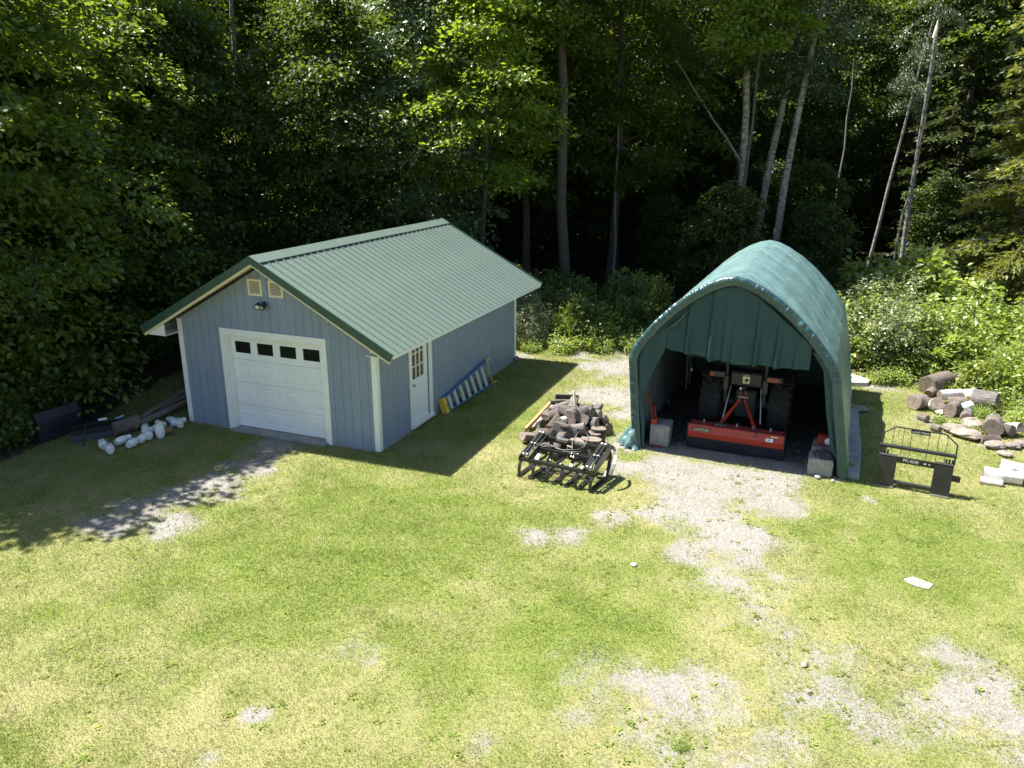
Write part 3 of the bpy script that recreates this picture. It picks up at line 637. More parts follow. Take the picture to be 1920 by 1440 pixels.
# roof
roof = empty('roof', (0, 0, 0), 0, gar)
NP = 36; pw = (GL + 2 * OG) / NP
def rpt(side, s, v, lift):                                   # s: 0 ridge .. 1 eave ; side +-1
    n = Vector((side * SL, 0, 1)).normalized()
    return Vector((GW / 2 + side * HS * s, v, RZ - HS * s * SL)) + n * lift
for side in (1, -1):
    prof = [(0, 0), (.012, .024), (.032, .024), (.044, 0), (pw * .55, 0), (pw * .57, .004), (pw * .63, .004), (pw * .65, 0), (pw, 0)]
    mb = MB(); pts = []
    for s_ in (.0, 1.008):
        for dv, lf in prof: pts.append(rpt(side, s_, dv, lf))
    k = len(prof); mb.poly(pts, [(i, i + 1, i + 1 + k, i + k) for i in range(k - 1)])
    me = mb.mesh('roof_panel'); me.materials.append(MT['roof'])
    for i in range(NP):
        o = mobj('roof_panel', me, roof); o.location = (0, -OG + i * pw, 0)
    # deck and soffit underneath
    dk = MB(); c4 = [rpt(side, 0, 0, -.012), rpt(side, .994, 0, -.012), rpt(side, .994, 0, -.075), rpt(side, 0, 0, -.075)]
    dk.poly([p + Vector((0, y, 0)) for y in (-OG + .025, GL + OG - .025) for p in c4], [(0, 1, 2, 3), (7, 6, 5, 4), (0, 4, 5, 1), (1, 5, 6, 2), (2, 6, 7, 3), (3, 7, 4, 0)])
    dk.build('roof_deck', MT['plank_pale'], roof)
    # rake trim (dark green) front and back, cream board behind it
    for y0, y1, mat_, l0, l1, nm in ((-OG - .012, -OG + .02, MT['roof_trim'], -.135, .034, 'rake_trim'), (GL + OG - .02, GL + OG + .012, MT['roof_trim'], -.135, .034, 'rake_trim'), (-OG + .021, -OG + .045, MT['cream'], -.19, -.077, 'rake_board')):
        t_ = MB(); q = [rpt(side, -.0 if nm == 'rake_board' else -.002, 0, l1), rpt(side, 1.006, 0, l1), rpt(side, 1.006, 0, l0), rpt(side, 0, 0, l0)]
        q[3] = Vector((GW / 2, 0, q[3].z)); q[0] = Vector((GW / 2, 0, q[0].z))
        t_.poly([p + Vector((0, y, 0)) for y in (y0, y1) for p in q], [(0, 1, 2, 3), (7, 6, 5, 4), (0, 4, 5, 1), (1, 5, 6, 2), (2, 6, 7, 3), (3, 7, 4, 0)])
        t_.build(nm, mat_, roof)
    # soffit under the rake overhang, boxed eave and its triangular return
    so_ = MB(); q = [rpt(side, .0, 0, -.078), rpt(side, .99, 0, -.078), rpt(side, .99, 0, -.092), rpt(side, 0, 0, -.092)]
    so_.poly([p + Vector((0, y, 0)) for y in (-OG + .046, -.016) for p in q], [(0, 1, 2, 3), (7, 6, 5, 4), (0, 4, 5, 1), (1, 5, 6, 2), (2, 6, 7, 3), (3, 7, 4, 0)])
    so_.build('rake_soffit', MT['cream'], roof)
    wx = GW / 2 + side * (GW / 2 + BT + .024); ex = GW / 2 + side * (HS - .02); ez = EZ - (.15 if side < 0 else .085)
    b_ = MB(); b_.extrude([(wx, ez), (ex, ez), (ex, ez + .012), (wx, ez + .012)], -OG + .05, GL + OG - .05); b_.build('eave_soffit', MT['white'], roof)
    if side < 0: b_ = MB(); b_.extrude([(wx, ez + .0125), (ex - side * .03, ez + .0125), (ex - side * .03, roofz(ex - side * .03, .10)), (wx, roofz(wx, .10))], -OG + .052, -OG + .07); b_.build('eave_return', MT['white'], roof)
    b_ = MB(); b_.extrude([(ex, ez - .002), (ex + side * .018, ez - .002), (ex + side * .018, roofz(ex + side * .018, .018)), (ex, roofz(ex, .018))], -OG + .05, GL + OG - .05); b_.build('eave_fascia', MT['white'], roof)
    # closure strip shadow gap is real: the cap rests on the ribs
    cp = MB(); q = [rpt(side, .0, 0, .038), rpt(side, .066, 0, .036), rpt(side, .069, 0, .031), rpt(side, .0, 0, .035)]
    q[0] = Vector((GW / 2, 0, RZ + .042)); q[3] = Vector((GW / 2, 0, RZ + .038))
    nseg = 3; L_ = (GL + 2 * OG + .03) / nseg
    for k in range(nseg):
        c_ = MB(); y0 = -OG - .015 + k * L_ - (.02 if k else 0); lift = .004 * (k % 2)
        c_.poly([p + Vector((0, y, lift)) for y in (y0, -OG - .015 + (k + 1) * L_) for p in q], [(0, 1, 2, 3), (7, 6, 5, 4), (0, 4, 5, 1), (1, 5, 6, 2), (2, 6, 7, 3), (3, 7, 4, 0)])
        c_.build('ridge_cap', MT['ridge'], roof)
# gable vents, twin flood lamp
for u0, u1, z0, z1 in ((1.965, 2.315, 3.02, 3.375), (2.48, 2.83, 3.02, 3.355)):
    z1 = min(z1, 3.36); vt = empty('gable_vent', (0, 0, 0), 0, gar); fr = MB(); y0, y1 = -BT - .03, -BT - .001
    fr.box(u0, u0 + .045, y0, y1, z0, z1); fr.box(u1 - .045, u1, y0, y1, z0, z1); fr.box(u0 + .045, u1 - .045, y0, y1, z0, z0 + .045); fr.box(u0 + .045, u1 - .045, y0, y1, z1 - .045, z1)
    fr.build('vent_frame', MT['vent'], vt); MB().box(u0 + .04, u1 - .04, y1 - .002, y1 + .0005, z0 + .04, z1 - .04).build('painted_gap_shade', MT['void'], vt)  # dark sheet behind the slats paints shade into the gaps
    for k in range(8):
        zc = z0 + .05 + (z1 - z0 - .1) * (k + .5) / 8; s_ = MB()
        s_.poly([Vector((x, y, z)) for x in (u0 + .045, u1 - .045) for y, z in ((y0 + .002, zc - .010), (y0 + .006, zc - .012), (y1 - .004, zc + .005), (y1 - .008, zc + .007))], [(0, 1, 2, 3), (7, 6, 5, 4), (0, 4, 5, 1), (1, 5, 6, 2), (2, 6, 7, 3), (3, 7, 4, 0)])
        s_.build('vent_slat', MT['vent'], vt)
fl = empty('flood_lamp', (2.33, -BT, 2.86), 0, gar)
MB().lathe([(0, 0), (.06, 0), (.06, .03), (.03, .04), (0, .04)], 14, Matrix.Rotation(math.pi / 2, 4, 'X')).build('mount_plate', MT['tractor_grey'], fl)
for sx, rz_ in ((-.085, .5), (.06, -.25)):
    lm = MB(); mt = Matrix.Translation((sx, -.10, -.01)) @ Matrix.Rotation(rz_, 4, 'Z') @ Matrix.Rotation(math.pi / 2 + .55, 4, 'X')
    lm.lathe([(0, -.06), (.03, -.055), (.04, -.02), (.062, .04), (.068, .075), (.06, .078), (.055, .06), (0, .055)], 14, mt); lm.tube([(sx * .4, -.04, 0), (sx, -.09, -.01)], .014, 8)
    lm.build('lamp_head', MT['tractor_grey'], fl)
    MB().lathe([(0, .062), (.054, .062), (.054, .064), (0, .066)], 14, mt).build('lamp_lens', MT['sticker_white'], fl)

# ------------------------------------------------------------------ the fabric shelter
sh_ = empty('fabric_shelter', (SHX, SHY, 0), SHT)
tag(sh_, 'green tarp arched shelter with a tractor parked inside', 'shelter')
SD = 6.13
_half = [(2.02, 0), (2.0, .6), (1.97, 1.2), (1.935, 1.9), (1.86, 2.12), (1.70, 2.36), (1.44, 2.68), (1.10, 3.02), (.78, 3.28), (.48, 3.47), (.22, 3.585), (0, 3.63)]
_prof = [(-u, z) for u, z in _half] + [(u, z) for u, z in _half[:-1][::-1]]
def _arc(pts):
    d = [0]
    for a, b_ in zip(pts[:-1], pts[1:]): d.append(d[-1] + math.hypot(b_[0] - a[0], b_[1] - a[1]))
    return d
_pd = _arc(_prof); PLEN = _pd[-1]
def shear(z): return float(np.interp(z, [0, 1.9, 3.63], [.17, -.09, -.13]))
def ppt(t, grow=0.0):                                          # t 0..1 along the arch, left foot to right foot
    d = t * PLEN
    u = float(np.interp(d, _pd, [p[0] for p in _prof])); z = float(np.interp(d, _pd, [p[1] for p in _prof]))
    u2 = float(np.interp(min(d + .05, PLEN), _pd, [p[0] for p in _prof])); z2 = float(np.interp(min(d + .05, PLEN), _pd, [p[1] for p in _prof]))
    u1 = float(np.interp(max(d - .05, 0), _pd, [p[0] for p in _prof])); z1 = float(np.interp(max(d - .05, 0), _pd, [p[1] for p in _prof]))
    n = Vector((-(z2 - z1), 0, (u2 - u1)))
    if n.length > 0: n.normalize()
    p = Vector((u, 0, z)) + n * grow
    p.x += shear(p.z); return p
def n1(x, y, s): return float(vnoise(np.array([x]), np.array([y]), s)[0]) - .5
NRIB = 4
def cover(tu, tv):
    v = tv * SD; ph = v / (SD / NRIB); sag = math.sin(math.pi * (ph - math.floor(ph))) if ph < NRIB else 0
    wall = min(1, abs(tu - .5) * 2)
    sagm = .05 * (1 - wall) + .035
    # diagonal pull wrinkles between the ribs
    fr = ph - math.floor(ph)
    sg_ = 1 if tu > .5 else -1; c_ = 1 - abs(math.sin(17 * tu + 3.2 * (fr - .5) * sg_ + .8 * n1(tu * 6, v, 2))); wr = (.075 * c_ ** 5 + .022 * math.sin(30 * tu + 8 * (fr - .5) * sg_)) * sag + .03 * n1(tu * 14, v * 1.6, 3) * sag + .012 * n1(tu * 40, v * 5, 8)
    p = ppt(tu, .028 - sagm * sag * .7 + wr); p.y = v
    if p.z < .02: p.z = .02
    if tu < .003 or tu > .997: p.z = -.03
    return p
cv = MB(); cv.grid(cover, 170, 84); cvo = cv.build('cover', MT['tarp'], sh_, fix=False)
md = cvo.modifiers.new('thickness', 'SOLIDIFY'); md.thickness = .006; md.offset = -1
# gathered hem round the front arch
def hem(tu, tv):
    q_ = tu * 120 + 9 * n1(tu * 26, 0, 5); c1 = 1 - abs(2 * n1(q_, .5, 31)) * 1.0; c2 = 1 - abs(2 * n1(q_ * 2.3 + tv * 2.0, 7.5, 37)); rip = max(0, c1) ** 2 * .8 + max(0, c2) ** 2 * .45
    a = tv * 1.0; am = .35 + .65 * min(1, max(0, (ppt(tu).z - 1.2) / .9))
    base = ppt(tu, .040 - .20 * max(0, a - .22)); gath = (.014 + .045 * (n1(tu * 45, 3, 9) + .5)) * rip * math.sin(math.pi * min(1, a * 1.05)) * am
    p = ppt(tu, .036 - .175 * max(0, a - .18) / .82)
    p.y = .03 - .048 * math.sin(min(1, a / .45) * math.pi / 2) - gath + .02 * max(0, a - .6)
    if p.z < .02: p.z = .02
    return p
hm = MB(); hm.grid(hem, 960, 9); ho = hm.build('gathered_hem', MT['tarp_front_shade'], sh_, fix=False)
md = ho.modifiers.new('thickness', 'SOLIDIFY'); md.thickness = .005
# steel ribs and rails
for k in range(NRIB + 1):
    v = .06 + (SD - .12) * k / NRIB; pts = []
    for i in range(33):
        p = ppt(i / 32, -.035); p.y = v; pts.append(p)
    MB().tube(pts, .024, 8).build('frame_rib', MT['galv'], sh_)
for u, z in ((-1.94, .95), (1.94, .95), (0, 3.52), (-1.2, 2.74), (1.2, 2.74)):
    x = u + shear(z); MB().tube([(x, .06, z), (x, SD - .06, z)], .019, 8).build('frame_rail', MT['galv'], sh_)
# rear end panel
def back(tu, tv):
    p = ppt(tu, .0); q = Vector((shear(p.z) * .0 + .1 + (p.x - .1) * tv, SD - .02 + .02 * n1(tu * 20, tv * 6, 4), p.z * tv - .03)); return q
MB().grid(back, 48, 8).build('rear_panel', MT['tarp'], sh_, fix=False)
# inner lining of the low side wall
def lining(s):
    def f(tu, tv):
        z = .25 + 1.75 * tv; x = s * (1.90 + .01 * math.sin(tu * 30)) + shear(z); return Vector((x, .12 + (SD - .3) * tu, z))
    return f
MB().grid(lining(-1), 30, 6).build('side_lining', MT['tarp_in'], sh_, fix=False)
MB().grid(lining(1), 30, 6).build('side_lining', MT['tarp_in'], sh_, fix=False)
# front curtain, rolled part-way up
_arch_in = lambda u: float(np.interp(u, [-1.95, -1.88, -1.34, -.74, -.28, -.01, .26, .79, 1.28, 1.54, 1.62], [1.5, 1.89, 2.77, 3.21, 3.41, 3.45, 3.29, 2.86, 2.46, 2.14, 1.9]))
_bot = lambda u: float(np.interp(u, [-1.34, -1.26, -.9, -.6, -.47, -.3, .05, .32, .45, .72, 1.0, 1.30], [2.16, 2.12, 2.09, 2.06, 2.0, 2.02, 1.97, 1.99, 2.02, 2.0, 2.015, 2.02]))
FOLDS = [(-.50, .035, .16), (.33, .03, .13), (.71, .03, .14), (-.95, .03, .12), (-.08, .04, .05), (1.05, .03, .07), (-.25, .03, .05)]
def curtain(tu, tv):
    u = -1.34 + 2.66 * tu; zt = _arch_in(u) + .06; zb = min(_bot(u), zt - .03); z = zt + (zb - zt) * tv
    y = .075 + .012 * math.sin(u * 5)
    for c, w, a in FOLDS:
        cc = c + .03 * (1 - tv); d_ = (u - cc) / w
        y -= a * (.15 + .85 * tv) * (math.exp(-d_ * d_) if d_ < 0 else math.exp(-d_ * d_ / 6))
    y += .02 * n1(u * 4, z * 3, 7) * (1 + tv); return Vector((u, y, z))
cu = MB(); cu.grid(curtain, 150, 22); co_ = cu.build('front_curtain', MT['tarp_curtain_shade'], sh_, fix=False)
md = co_.modifiers.new('thickness', 'SOLIDIFY'); md.thickness = .004
# slack roll of tarp at the left of the curtain
def slack(tu, tv):
    a = Vector((-1.40, .0, 2.52)); b_ = Vector((-.80, .0, 3.12)); p = a.lerp(b_, tu); w = .10 * math.sin(math.pi * min(1, tu * 1.2 + .05))
    o = Vector((.62, 0, -.78)) * (tv * w * (1 + .5 * n1(tu * 9, tv * 2, 2)))
    p += o; p.y = .03 - .06 * math.sin(tv * math.pi) - .03 * n1(tu * 14, tv * 5, 6); return p
MB().grid(slack, 26, 7).build('tarp_fold', MT['tarp_front_shade'], sh_, fix=False)
# side flaps of the front
def flapL(tu, tv):
    z = .05 + 2.72 * tv; o = -1.97 + shear(z) + .06 if z < 1.9 else None
    xo_ = ppt(max(.002, z / PLEN if z < 1.9 else float(np.interp(z, [p[1] for p in _prof[:12]], _pd[:12])) / PLEN), -.06).x
    xi = float(np.interp(z, [0, .55, 1.2, 2.15, 2.4, 2.78], [-1.66, -1.66, -1.765, -1.35, -1.33, -1.30]))
    xi = max(xi, xo_ + .015)
    u = xo_ + (xi - xo_) * tu; y = .05 - .05 * tu * math.sin(z * 2.2 + .6) + .025 * n1(u * 7, z * 4, 12) - .03 * math.exp(-((tu - .5 + .25 * (z - 1)) / .18) ** 2); return Vector((u, y, z))
MB().grid(flapL, 16, 40).build('front_flap', MT['tarp_curtain_shade'], sh_, fix=False)
def flapR(tu, tv):
    z = .06 + 2.3 * tv
    t_ = 1 - (z / PLEN if z < 1.9 else float(np.interp(z, [p[1] for p in _prof[:12]], _pd[:12])) / PLEN)
    xo_ = ppt(t_, -.05).x
    xi = float(np.interp(z, [0, .4, .55, .8, 1.23, 2.05, 2.36], [2.02, 1.96, 1.86, 1.80, 1.70, 1.56, 1.34]))
    xi = min(xi, xo_ - .01)
    u = xi + (xo_ - xi) * tu; y = .05 - .06 * math.exp(-((tu - .25) / .2) ** 2) * max(0, 1.6 - z) * .6 + .03 * n1(u * 8, z * 4, 15); return Vector((u, y, z))
MB().grid(flapR, 14, 40).build('front_flap', MT['tarp_curtain_shade'], sh_, fix=False)
# crumpled skirt at the left foot
def skirt(tu, tv):
    a = tu * 2.6 - .6; r = (.04 + .30 * tv ** .8) * (1 + .8 * n1(tu * 8, tv * 3, 3)); z = .52 * (1 - tv) ** 1.2 + .12 * n1(tu * 11, tv * 4, 5) * math.sin(tv * 3.1) + .05 * (n1(tu * 9, tv * 5, 8) + .5) * math.sin(tv * 3.1)
    return Vector((-1.86 - r * math.cos(a) * .95, .10 - r * math.sin(a) * .8, max(.012, z)))
MB().grid(skirt, 24, 14).build('tarp_skirt', MT['tarp'], sh_, fix=False)
for s_, x in ((-1, -1.80), (1, 2.08)):
    MB().box(x - .11, x + .11, -.03, .12, .0, .012).tube([(x, .05, .01), (x, .05, .3)], .026, 8).build('foot_plate', MT['galv'], sh_)

def sh_pt(u, v, z=0.): return Vector((SHX + u * _sa[0] + v * _sb[0], SHY + u * _sa[1] + v * _sb[1], z))
def text_part(name, body, size, mat, parent, mw, ext=.0015, squash=1.0):
    cu_ = bpy.data.curves.new(name, 'FONT'); cu_.body = body; cu_.size = size; cu_.extrude = ext; cu_.align_x = 'CENTER'; cu_.align_y = 'CENTER'; cu_.resolution_u = 3
    to = bpy.data.objects.new(name, cu_); COL.objects.link(to)
    dg = bpy.context.evaluated_depsgraph_get(); me = bpy.data.meshes.new_from_object(to.evaluated_get(dg))
    bpy.data.objects.remove(to); me.transform(Matrix.Diagonal((squash, 1, 1, 1))); me.materials.clear(); me.materials.append(mat)
    o = mobj(name, me, parent); o.matrix_local = mw; return o
FACE = Matrix.Rotation(math.pi / 2, 4, 'X')                   # lettering that reads when looked at along +y

# ---- box blade
bb = empty('box_blade', sh_pt(.08, .40), SHT); tag(bb, 'red box blade with lettered badge behind the tractor', 'blade')
HWB = .94
c = MB()                                                      # rear panel: sloped plate over a bare lower blade
c.extrude([(0, .27), (0, .27)], 0, 0) if False else None
def strip(pts, x0, x1, th=.012):
    mb = MB(); n = len(pts)
    A = [Vector((x, y, z)) for x in (x0, x1) for y, z in pts] + [Vector((x, y + th, z - .0)) for x in (x0, x1) for y, z in pts]
    f = []
    for i in range(n - 1):
        f += [(i, i + 1, n + i + 1, n + i), (2 * n + i, 3 * n + i, 3 * n + i + 1, 2 * n + i + 1)]
        f += [(i, 2 * n + i, 2 * n + i + 1, i + 1), (n + i, n + i + 1, 3 * n + i + 1, 3 * n + i)]
    f += [(0, n, 3 * n, 2 * n), (n - 1, 3 * n - 1, 4 * n - 1, 2 * n - 1)]
    mb.poly(A, f); return mb
strip([(.055, .03), (.03, .14), (.005, .265)], -HWB + .012, HWB - .012).build('moldboard', MT['navy_steel'], bb)
strip([(.0, .268), (-.035, .39), (.0, .535)], -HWB + .012, HWB - .012).build('rear_panel', MT['red_paint'], bb)
MB().box(-HWB + .013, HWB - .013, .012, .085, .53, .545).box(-HWB + .013, HWB - .013, .30, .315, .34, .53).build('top_channel', MT['red_dull'], bb)
strip([(.33, .05), (.30, .2), (.30, .335)], -HWB + .012, HWB - .012).build('front_moldboard', MT['red_dull'], bb)
for s_ in (-1, 1):
    MB().extrude([(-.02, .02), (.5, .02), (.5, .30), (.36, .50), (-.02, .545)], s_ * HWB - .006, s_ * HWB + .006, Matrix(((0, 1, 0, 0), (1, 0, 0, 0), (0, 0, 1, 0), (0, 0, 0, 1)))).build('end_plate', MT['navy_steel'], bb)
MB().box(-HWB + .06, HWB - .06, .16, .26, .44, .54, bev=.006).build('shank_bar', MT['red_dull'], bb)
for x in (-.65, -.32, 0, .32, .65): MB().box(x - .02, x + .02, .17, .25, .12, .60).build('shank', MT['bare_steel'], bb)
top = Vector((.02, .62, 1.13))
for s_ in (-1, 1):
    for dx_ in (0, .035):
        MB().beam((s_ * (.36 - dx_), .20, .545), (top.x + s_ * .055, top.y - .1, top.z - .13), .012, .055).build('mast_strap', MT['red_paint'], bb)
    MB().beam((top.x + s_ * .055, top.y - .1, top.z - .15), (top.x + s_ * .05, top.y - .06, top.z + .07), .014, .06).build('mast_plate', MT['red_paint'], bb)
MB().tube([(top.x - .09, top.y - .09, top.z - .06), (top.x + .11, top.y - .09, top.z - .06)], .014, 8).build('hitch_pin', MT['bare_steel'], bb)
bg = MB(); sl = Matrix.Translation((-.66, -.0245, .455)) @ Matrix.Rotation(-math.atan2(.035, .145), 4, 'X')
bg.box(-.185, .185, -.008, .0, -.036, .036, sl, bev=.002); bgo = bg.build('badge', MT['badge'], bb)
text_part('badge_lettering', 'Land Pride', .062, MT['letter_gold'], bgo, sl @ Matrix.Translation((0, -.0095, .006)) @ FACE, squash=1.12)
MB().box(-.165, .165, -.0095, -.0085, -.028, -.024, sl).build('badge_underline', MT['letter_gold'], bgo)
s2 = Matrix.Translation((.66, -.0215, .43)) @ Matrix.Rotation(-math.atan2(.035, .145), 4, 'X')
st = MB().box(-.068, .068, -.012, -.006, -.034, .034, s2).build('maker_label', MT['sticker_white'], bb)
MB().box(-.040, .025, -.0135, -.0122, -.012, .016, s2).build('blue_print', MT['sticker_blue'], st)
MB().box(.02, .15, -.0095, -.006, .062, .085, s2).build('gold_decal', MT['letter_gold'], bb)
# log chain draped over the blade
def chain_links(path, pitch=.034, wire=.006):
    mb = MB(); pts = [Vector(p) for p in path]; k = 0
    for a, b_ in zip(pts[:-1], pts[1:]):
        L_ = (b_ - a).length; nn = max(1, int(L_ / pitch)); d_ = (b_ - a).normalized()
        o_ = d_.orthogonal().normalized(); 
        for i in range(nn):
            c_ = a.lerp(b_, (i + .5) / nn); ax = Matrix.Rotation(math.pi / 2 * (k % 2) + .3 * k, 3, d_) @ o_; k += 1
            ring = [c_ + d_ * math.cos(t) * .026 + ax * math.sin(t) * .013 for t in np.linspace(0, 2 * math.pi, 9)]
            mb.tube(ring, wire, 4, cap=False)
    return mb
R5 = random.Random(5); path = []
for i in range(26):
    t = i / 25; path.append((-.50 + .95 * t, .12 + .07 * math.sin(t * 17), .565 + .02 * math.sin(t * 23) - (.05 * math.sin(math.pi * t))))
path += [(.42, .02, .55), (.40, -.03, .50), (.36, -.04, .44)]
ch = empty('log_chain', sh_pt(.08, .40), SHT); tag(ch, 'steel chain draped along the top of the red box blade', 'chain')
chain_links(path).build('draped_links', MT['chain'], ch)
p2 = [(-.30 + .16 * math.cos(i * 1.3) * R5.random(), .10 + .07 * math.sin(i * 1.9), .56 + .025 * R5.random()) for i in range(20)]
chain_links(p2).build('bunched_links', MT['chain'], ch)

# ---- tractor (seen from behind)
tr = empty('tractor', sh_pt(.10, 1.15), SHT); tr.scale = (1.09,) * 3; tag(tr, 'compact tractor parked inside the green shelter, rear towards us', 'tractor')
def wheel(x, y, r, w, name='rear_wheel'):
    e = empty(name, (x, y, r), 0, tr); my = Matrix.Rotation(math.pi / 2, 4, 'Y')
    prof = [(r * .56, -w / 2), (r * .80, -w / 2), (r * .91, -w * .46), (r * .94, -w * .30), (r * .95, 0), (r * .94, w * .30), (r * .91, w * .46), (r * .80, w / 2), (r * .56, w / 2)]
    MB().lathe(prof, 36, my).build('tyre', MT['tyre'], e)
    lg = MB()
    for i in range(20):
        for s_ in (-1, 1):
            a = 2 * math.pi * (i + (.5 if s_ > 0 else 0)) / 20
            p = lambda aa, rr, xx_: Vector((xx_, math.cos(aa) * rr, math.sin(aa) * rr))
            a2 = a + .26
            q = [p(a, r * .93, s_ * w * .50), p(a + .085, r * .93, s_ * w * .50), p(a2 + .085, r * .945, s_ * w * .02), p(a2, r * .945, s_ * w * .02),
                 p(a, r * .985, s_ * w * .48), p(a + .07, r * .985, s_ * w * .48), p(a2 + .07, r * 1.0, s_ * w * .02), p(a2, r * 1.0, s_ * w * .02)]
            lg.poly(q, [(0, 1, 2, 3), (7, 6, 5, 4), (0, 4, 5, 1), (1, 5, 6, 2), (2, 6, 7, 3), (3, 7, 4, 0)])
    lg.build('tread_lugs', MT['tyre'], e)
    MB().lathe([(0, -.04), (r * .2, -.06), (r * .3, -.03), (r * .5, -.08), (r * .565, -w * .48), (r * .585, -w * .5), (r * .58, w * .5), (r * .5, .05), (0, .05)], 24, my).build('rim', MT['rim'], e)
wheel(-.64, .62, .62, .40); wheel(.64, .62, .62, .40); wheel(-.56, 2.35, .40, .26, 'front_wheel'); wheel(.56, 2.35, .40, .26, 'front_wheel')
MB().box(-.22, .22, .35, 1.3, .38, .95, bev=.04).box(-.16, .16, 1.3, 2.5, .45, .8).tube([(-.44, .62, .62), (.44, .62, .62)], .11, 12).build('transmission', MT['tractor_grey'], tr)
MB().box(-.27, .27, 1.55, 2.85, .62, 1.22, bev=.08).build('hood', MT['tractor_orange'], tr)
MB().box(-.24, .24, 2.851, 2.88, .66, 1.16).build('grille', MT['tractor_grey'], tr)
for s_ in (-1, 1):
    pts = [(math.cos(a), math.sin(a)) for a in np.linspace(1.0, 2.7, 10)]
    fd_ = MB(); A = []
    for cx, cz in pts:
        for x, rr in ((s_ * .40, .70), (s_ * .86, .70), (s_ * .86, .67), (s_ * .40, .67)): A.append((x, .62 - cx * rr, .62 + cz * rr))
    F_ = []
    for i in range(len(pts) - 1):
        for k in range(4): F_.append((i * 4 + k, i * 4 + (k + 1) % 4, (i + 1) * 4 + (k + 1) % 4, (i + 1) * 4 + k))
    F_ += [(0, 1, 2, 3), tuple(len(A) - 4 + k for k in (3, 2, 1, 0))]
    fd_.poly(A, F_, False).build('fender', MT['tractor_grey'], tr)
    tl = MB().box(s_ * .52 - .15, s_ * .52 + .15, -.05, .03, 1.27, 1.39, bev=.015).build('tail_light', MT['tractor_grey'], tr)
    MB().box(s_ * .52 - .135, s_ * .52 + .06 * s_ + .02, -.065, -.051, 1.285, 1.375, bev=.006).build('red_lens', MT['red_lamp'], tl)
    MB().tube([(s_ * .36, .12, .75), (s_ * .36, .12, 2.25), (s_ * .33, .14, 2.36), (s_ * .22, .16, 2.40), (0, .16, 2.40)], .035, 10).build('roll_bar', MT['tractor_grey'], tr)
    MB().beam((s_ * .26, .34, .42), (s_ * .38, -.30, .40), .05, .03).build('lower_link', MT['tractor_grey'], tr)
    MB().tube([(s_ * .28, .25, 1.05), (s_ * .35, -.05, .44)], .018, 8).build('lift_rod', MT['bare_steel'], tr)
    MB().box(s_ * .36 - .05, s_ * .36 + .05, .06, .14, 1.0, 1.28, bev=.01).build('roll_bar_bracket', MT['tractor_grey'], tr)
MB().tube([(0, .30, 1.02), (-.06, -.12, 1.12)], .026, 8).build('top_link', MT['bare_steel'], tr)
MB().box(-.30, .30, .15, .45, 1.08, 1.36, bev=.03).build('rear_box', MT['tractor_grey'], tr)
sk = MB().box(-.065, .065, .138, .149, 1.15, 1.32).build('warning_sticker', MT['sticker_yellow'], tr)
MB().lathe([(0, 0), (.034, 0), (.034, .002), (0, .002)], 12, Matrix.Translation((.008, .137, 1.215)) @ Matrix.Rotation(math.pi / 2, 4, 'X')).build('sticker_mark', MT['badge'], sk)
MB().box(-.08, .085, .134, .1365, 1.29, 1.312).build('sticker_band', MT['badge'], sk)
MB().box(-.24, .24, .55, .98, 1.10, 1.20, bev=.04).box(-.24, .24, .46, .56, 1.2, 1.62, bev=.04).build('seat', MT['tyre'], tr)
whl = MB(); whl.tube([Vector((.19 * math.cos(a), 1.35 + .08 * math.sin(a), 1.50 + .17 * math.sin(a))) for a in np.linspace(0, 2 * math.pi, 20)], .016, 6, cap=False); whl.tube([(0, 1.35, 1.5), (0, 1.55, 1.15)], .03, 8); whl.build('steering_wheel', MT['tyre'], tr)

# ---- things at the shelter's mouth
def block(name, u0, u1, v0, v1, h, label, rz=0, mat='concrete', rough=.02, seed=1):
    e = empty(name, sh_pt((u0 + u1) / 2, (v0 + v1) / 2), SHT + rz); hw, hd = (u1 - u0) / 2, (v1 - v0) / 2; R6 = random.Random(seed)
    mb = MB(); mb.box(-hw, hw, -hd, hd, 0, h, bev=.025)
    mb.v = [(x + R6.uniform(-rough, rough) * .5, y + R6.uniform(-rough, rough) * .5, z + (R6.uniform(-rough, rough) * .5 if z > .05 else 0)) for x, y, z in mb.v]
    o = mb.build(name, MT[mat]); o.location = e.location; o.rotation_euler = e.rotation_euler; bpy.data.objects.remove(e)
    tag(o, label, 'block'); return o
block('concrete_block', -1.62, -1.22, .24, .72, .46, 'concrete block just inside the left side of the shelter mouth', .05, seed=2)
block('concrete_block', 1.50, 1.93, -.02, .42, .33, 'concrete block heaped with chain at the right shelter post', .02, seed=3)
block('concrete_block', 1.52, 1.96, .45, .95, .40, 'concrete block behind the chain heap, with a red can on top', -.03, seed=4)
hp = empty('chain_heap', sh_pt(1.74, .20, .33), SHT); tag(hp, 'heap of dark rusty chain on a concrete block by the right post', 'chain')
R7 = random.Random(8); pth = []
for i in range(150):
    a = i * 2.4; r = .21 * math.sqrt(R7.random()); pth.append((r * math.cos(a) * .95, r * math.sin(a) * .95, .02 + .20 * (1 - r / .21) * R7.random() + .01))
chain_links(pth, .05, .0065).build('links', MT['chain'], hp)
MB().lathe([(.17, .0), (.14, .04), (.08, .08), (0, .10)], 14).build('packed_links', MT['chain'], hp)
rc = empty('red_can', sh_pt(1.75, .68, .40), SHT); tag(rc, 'small red can with a round white label at the right post', 'can')
MB().box(-.15, .15, -.11, .11, 0, .20, bev=.03).build('can_body', MT['red_dull'], rc)
MB().lathe([(0, 0), (.03, 0), (.03, .04), (0, .045)], 10, Matrix.Translation((.08, 0, .20))).build('can_cap', MT['badge'], rc)
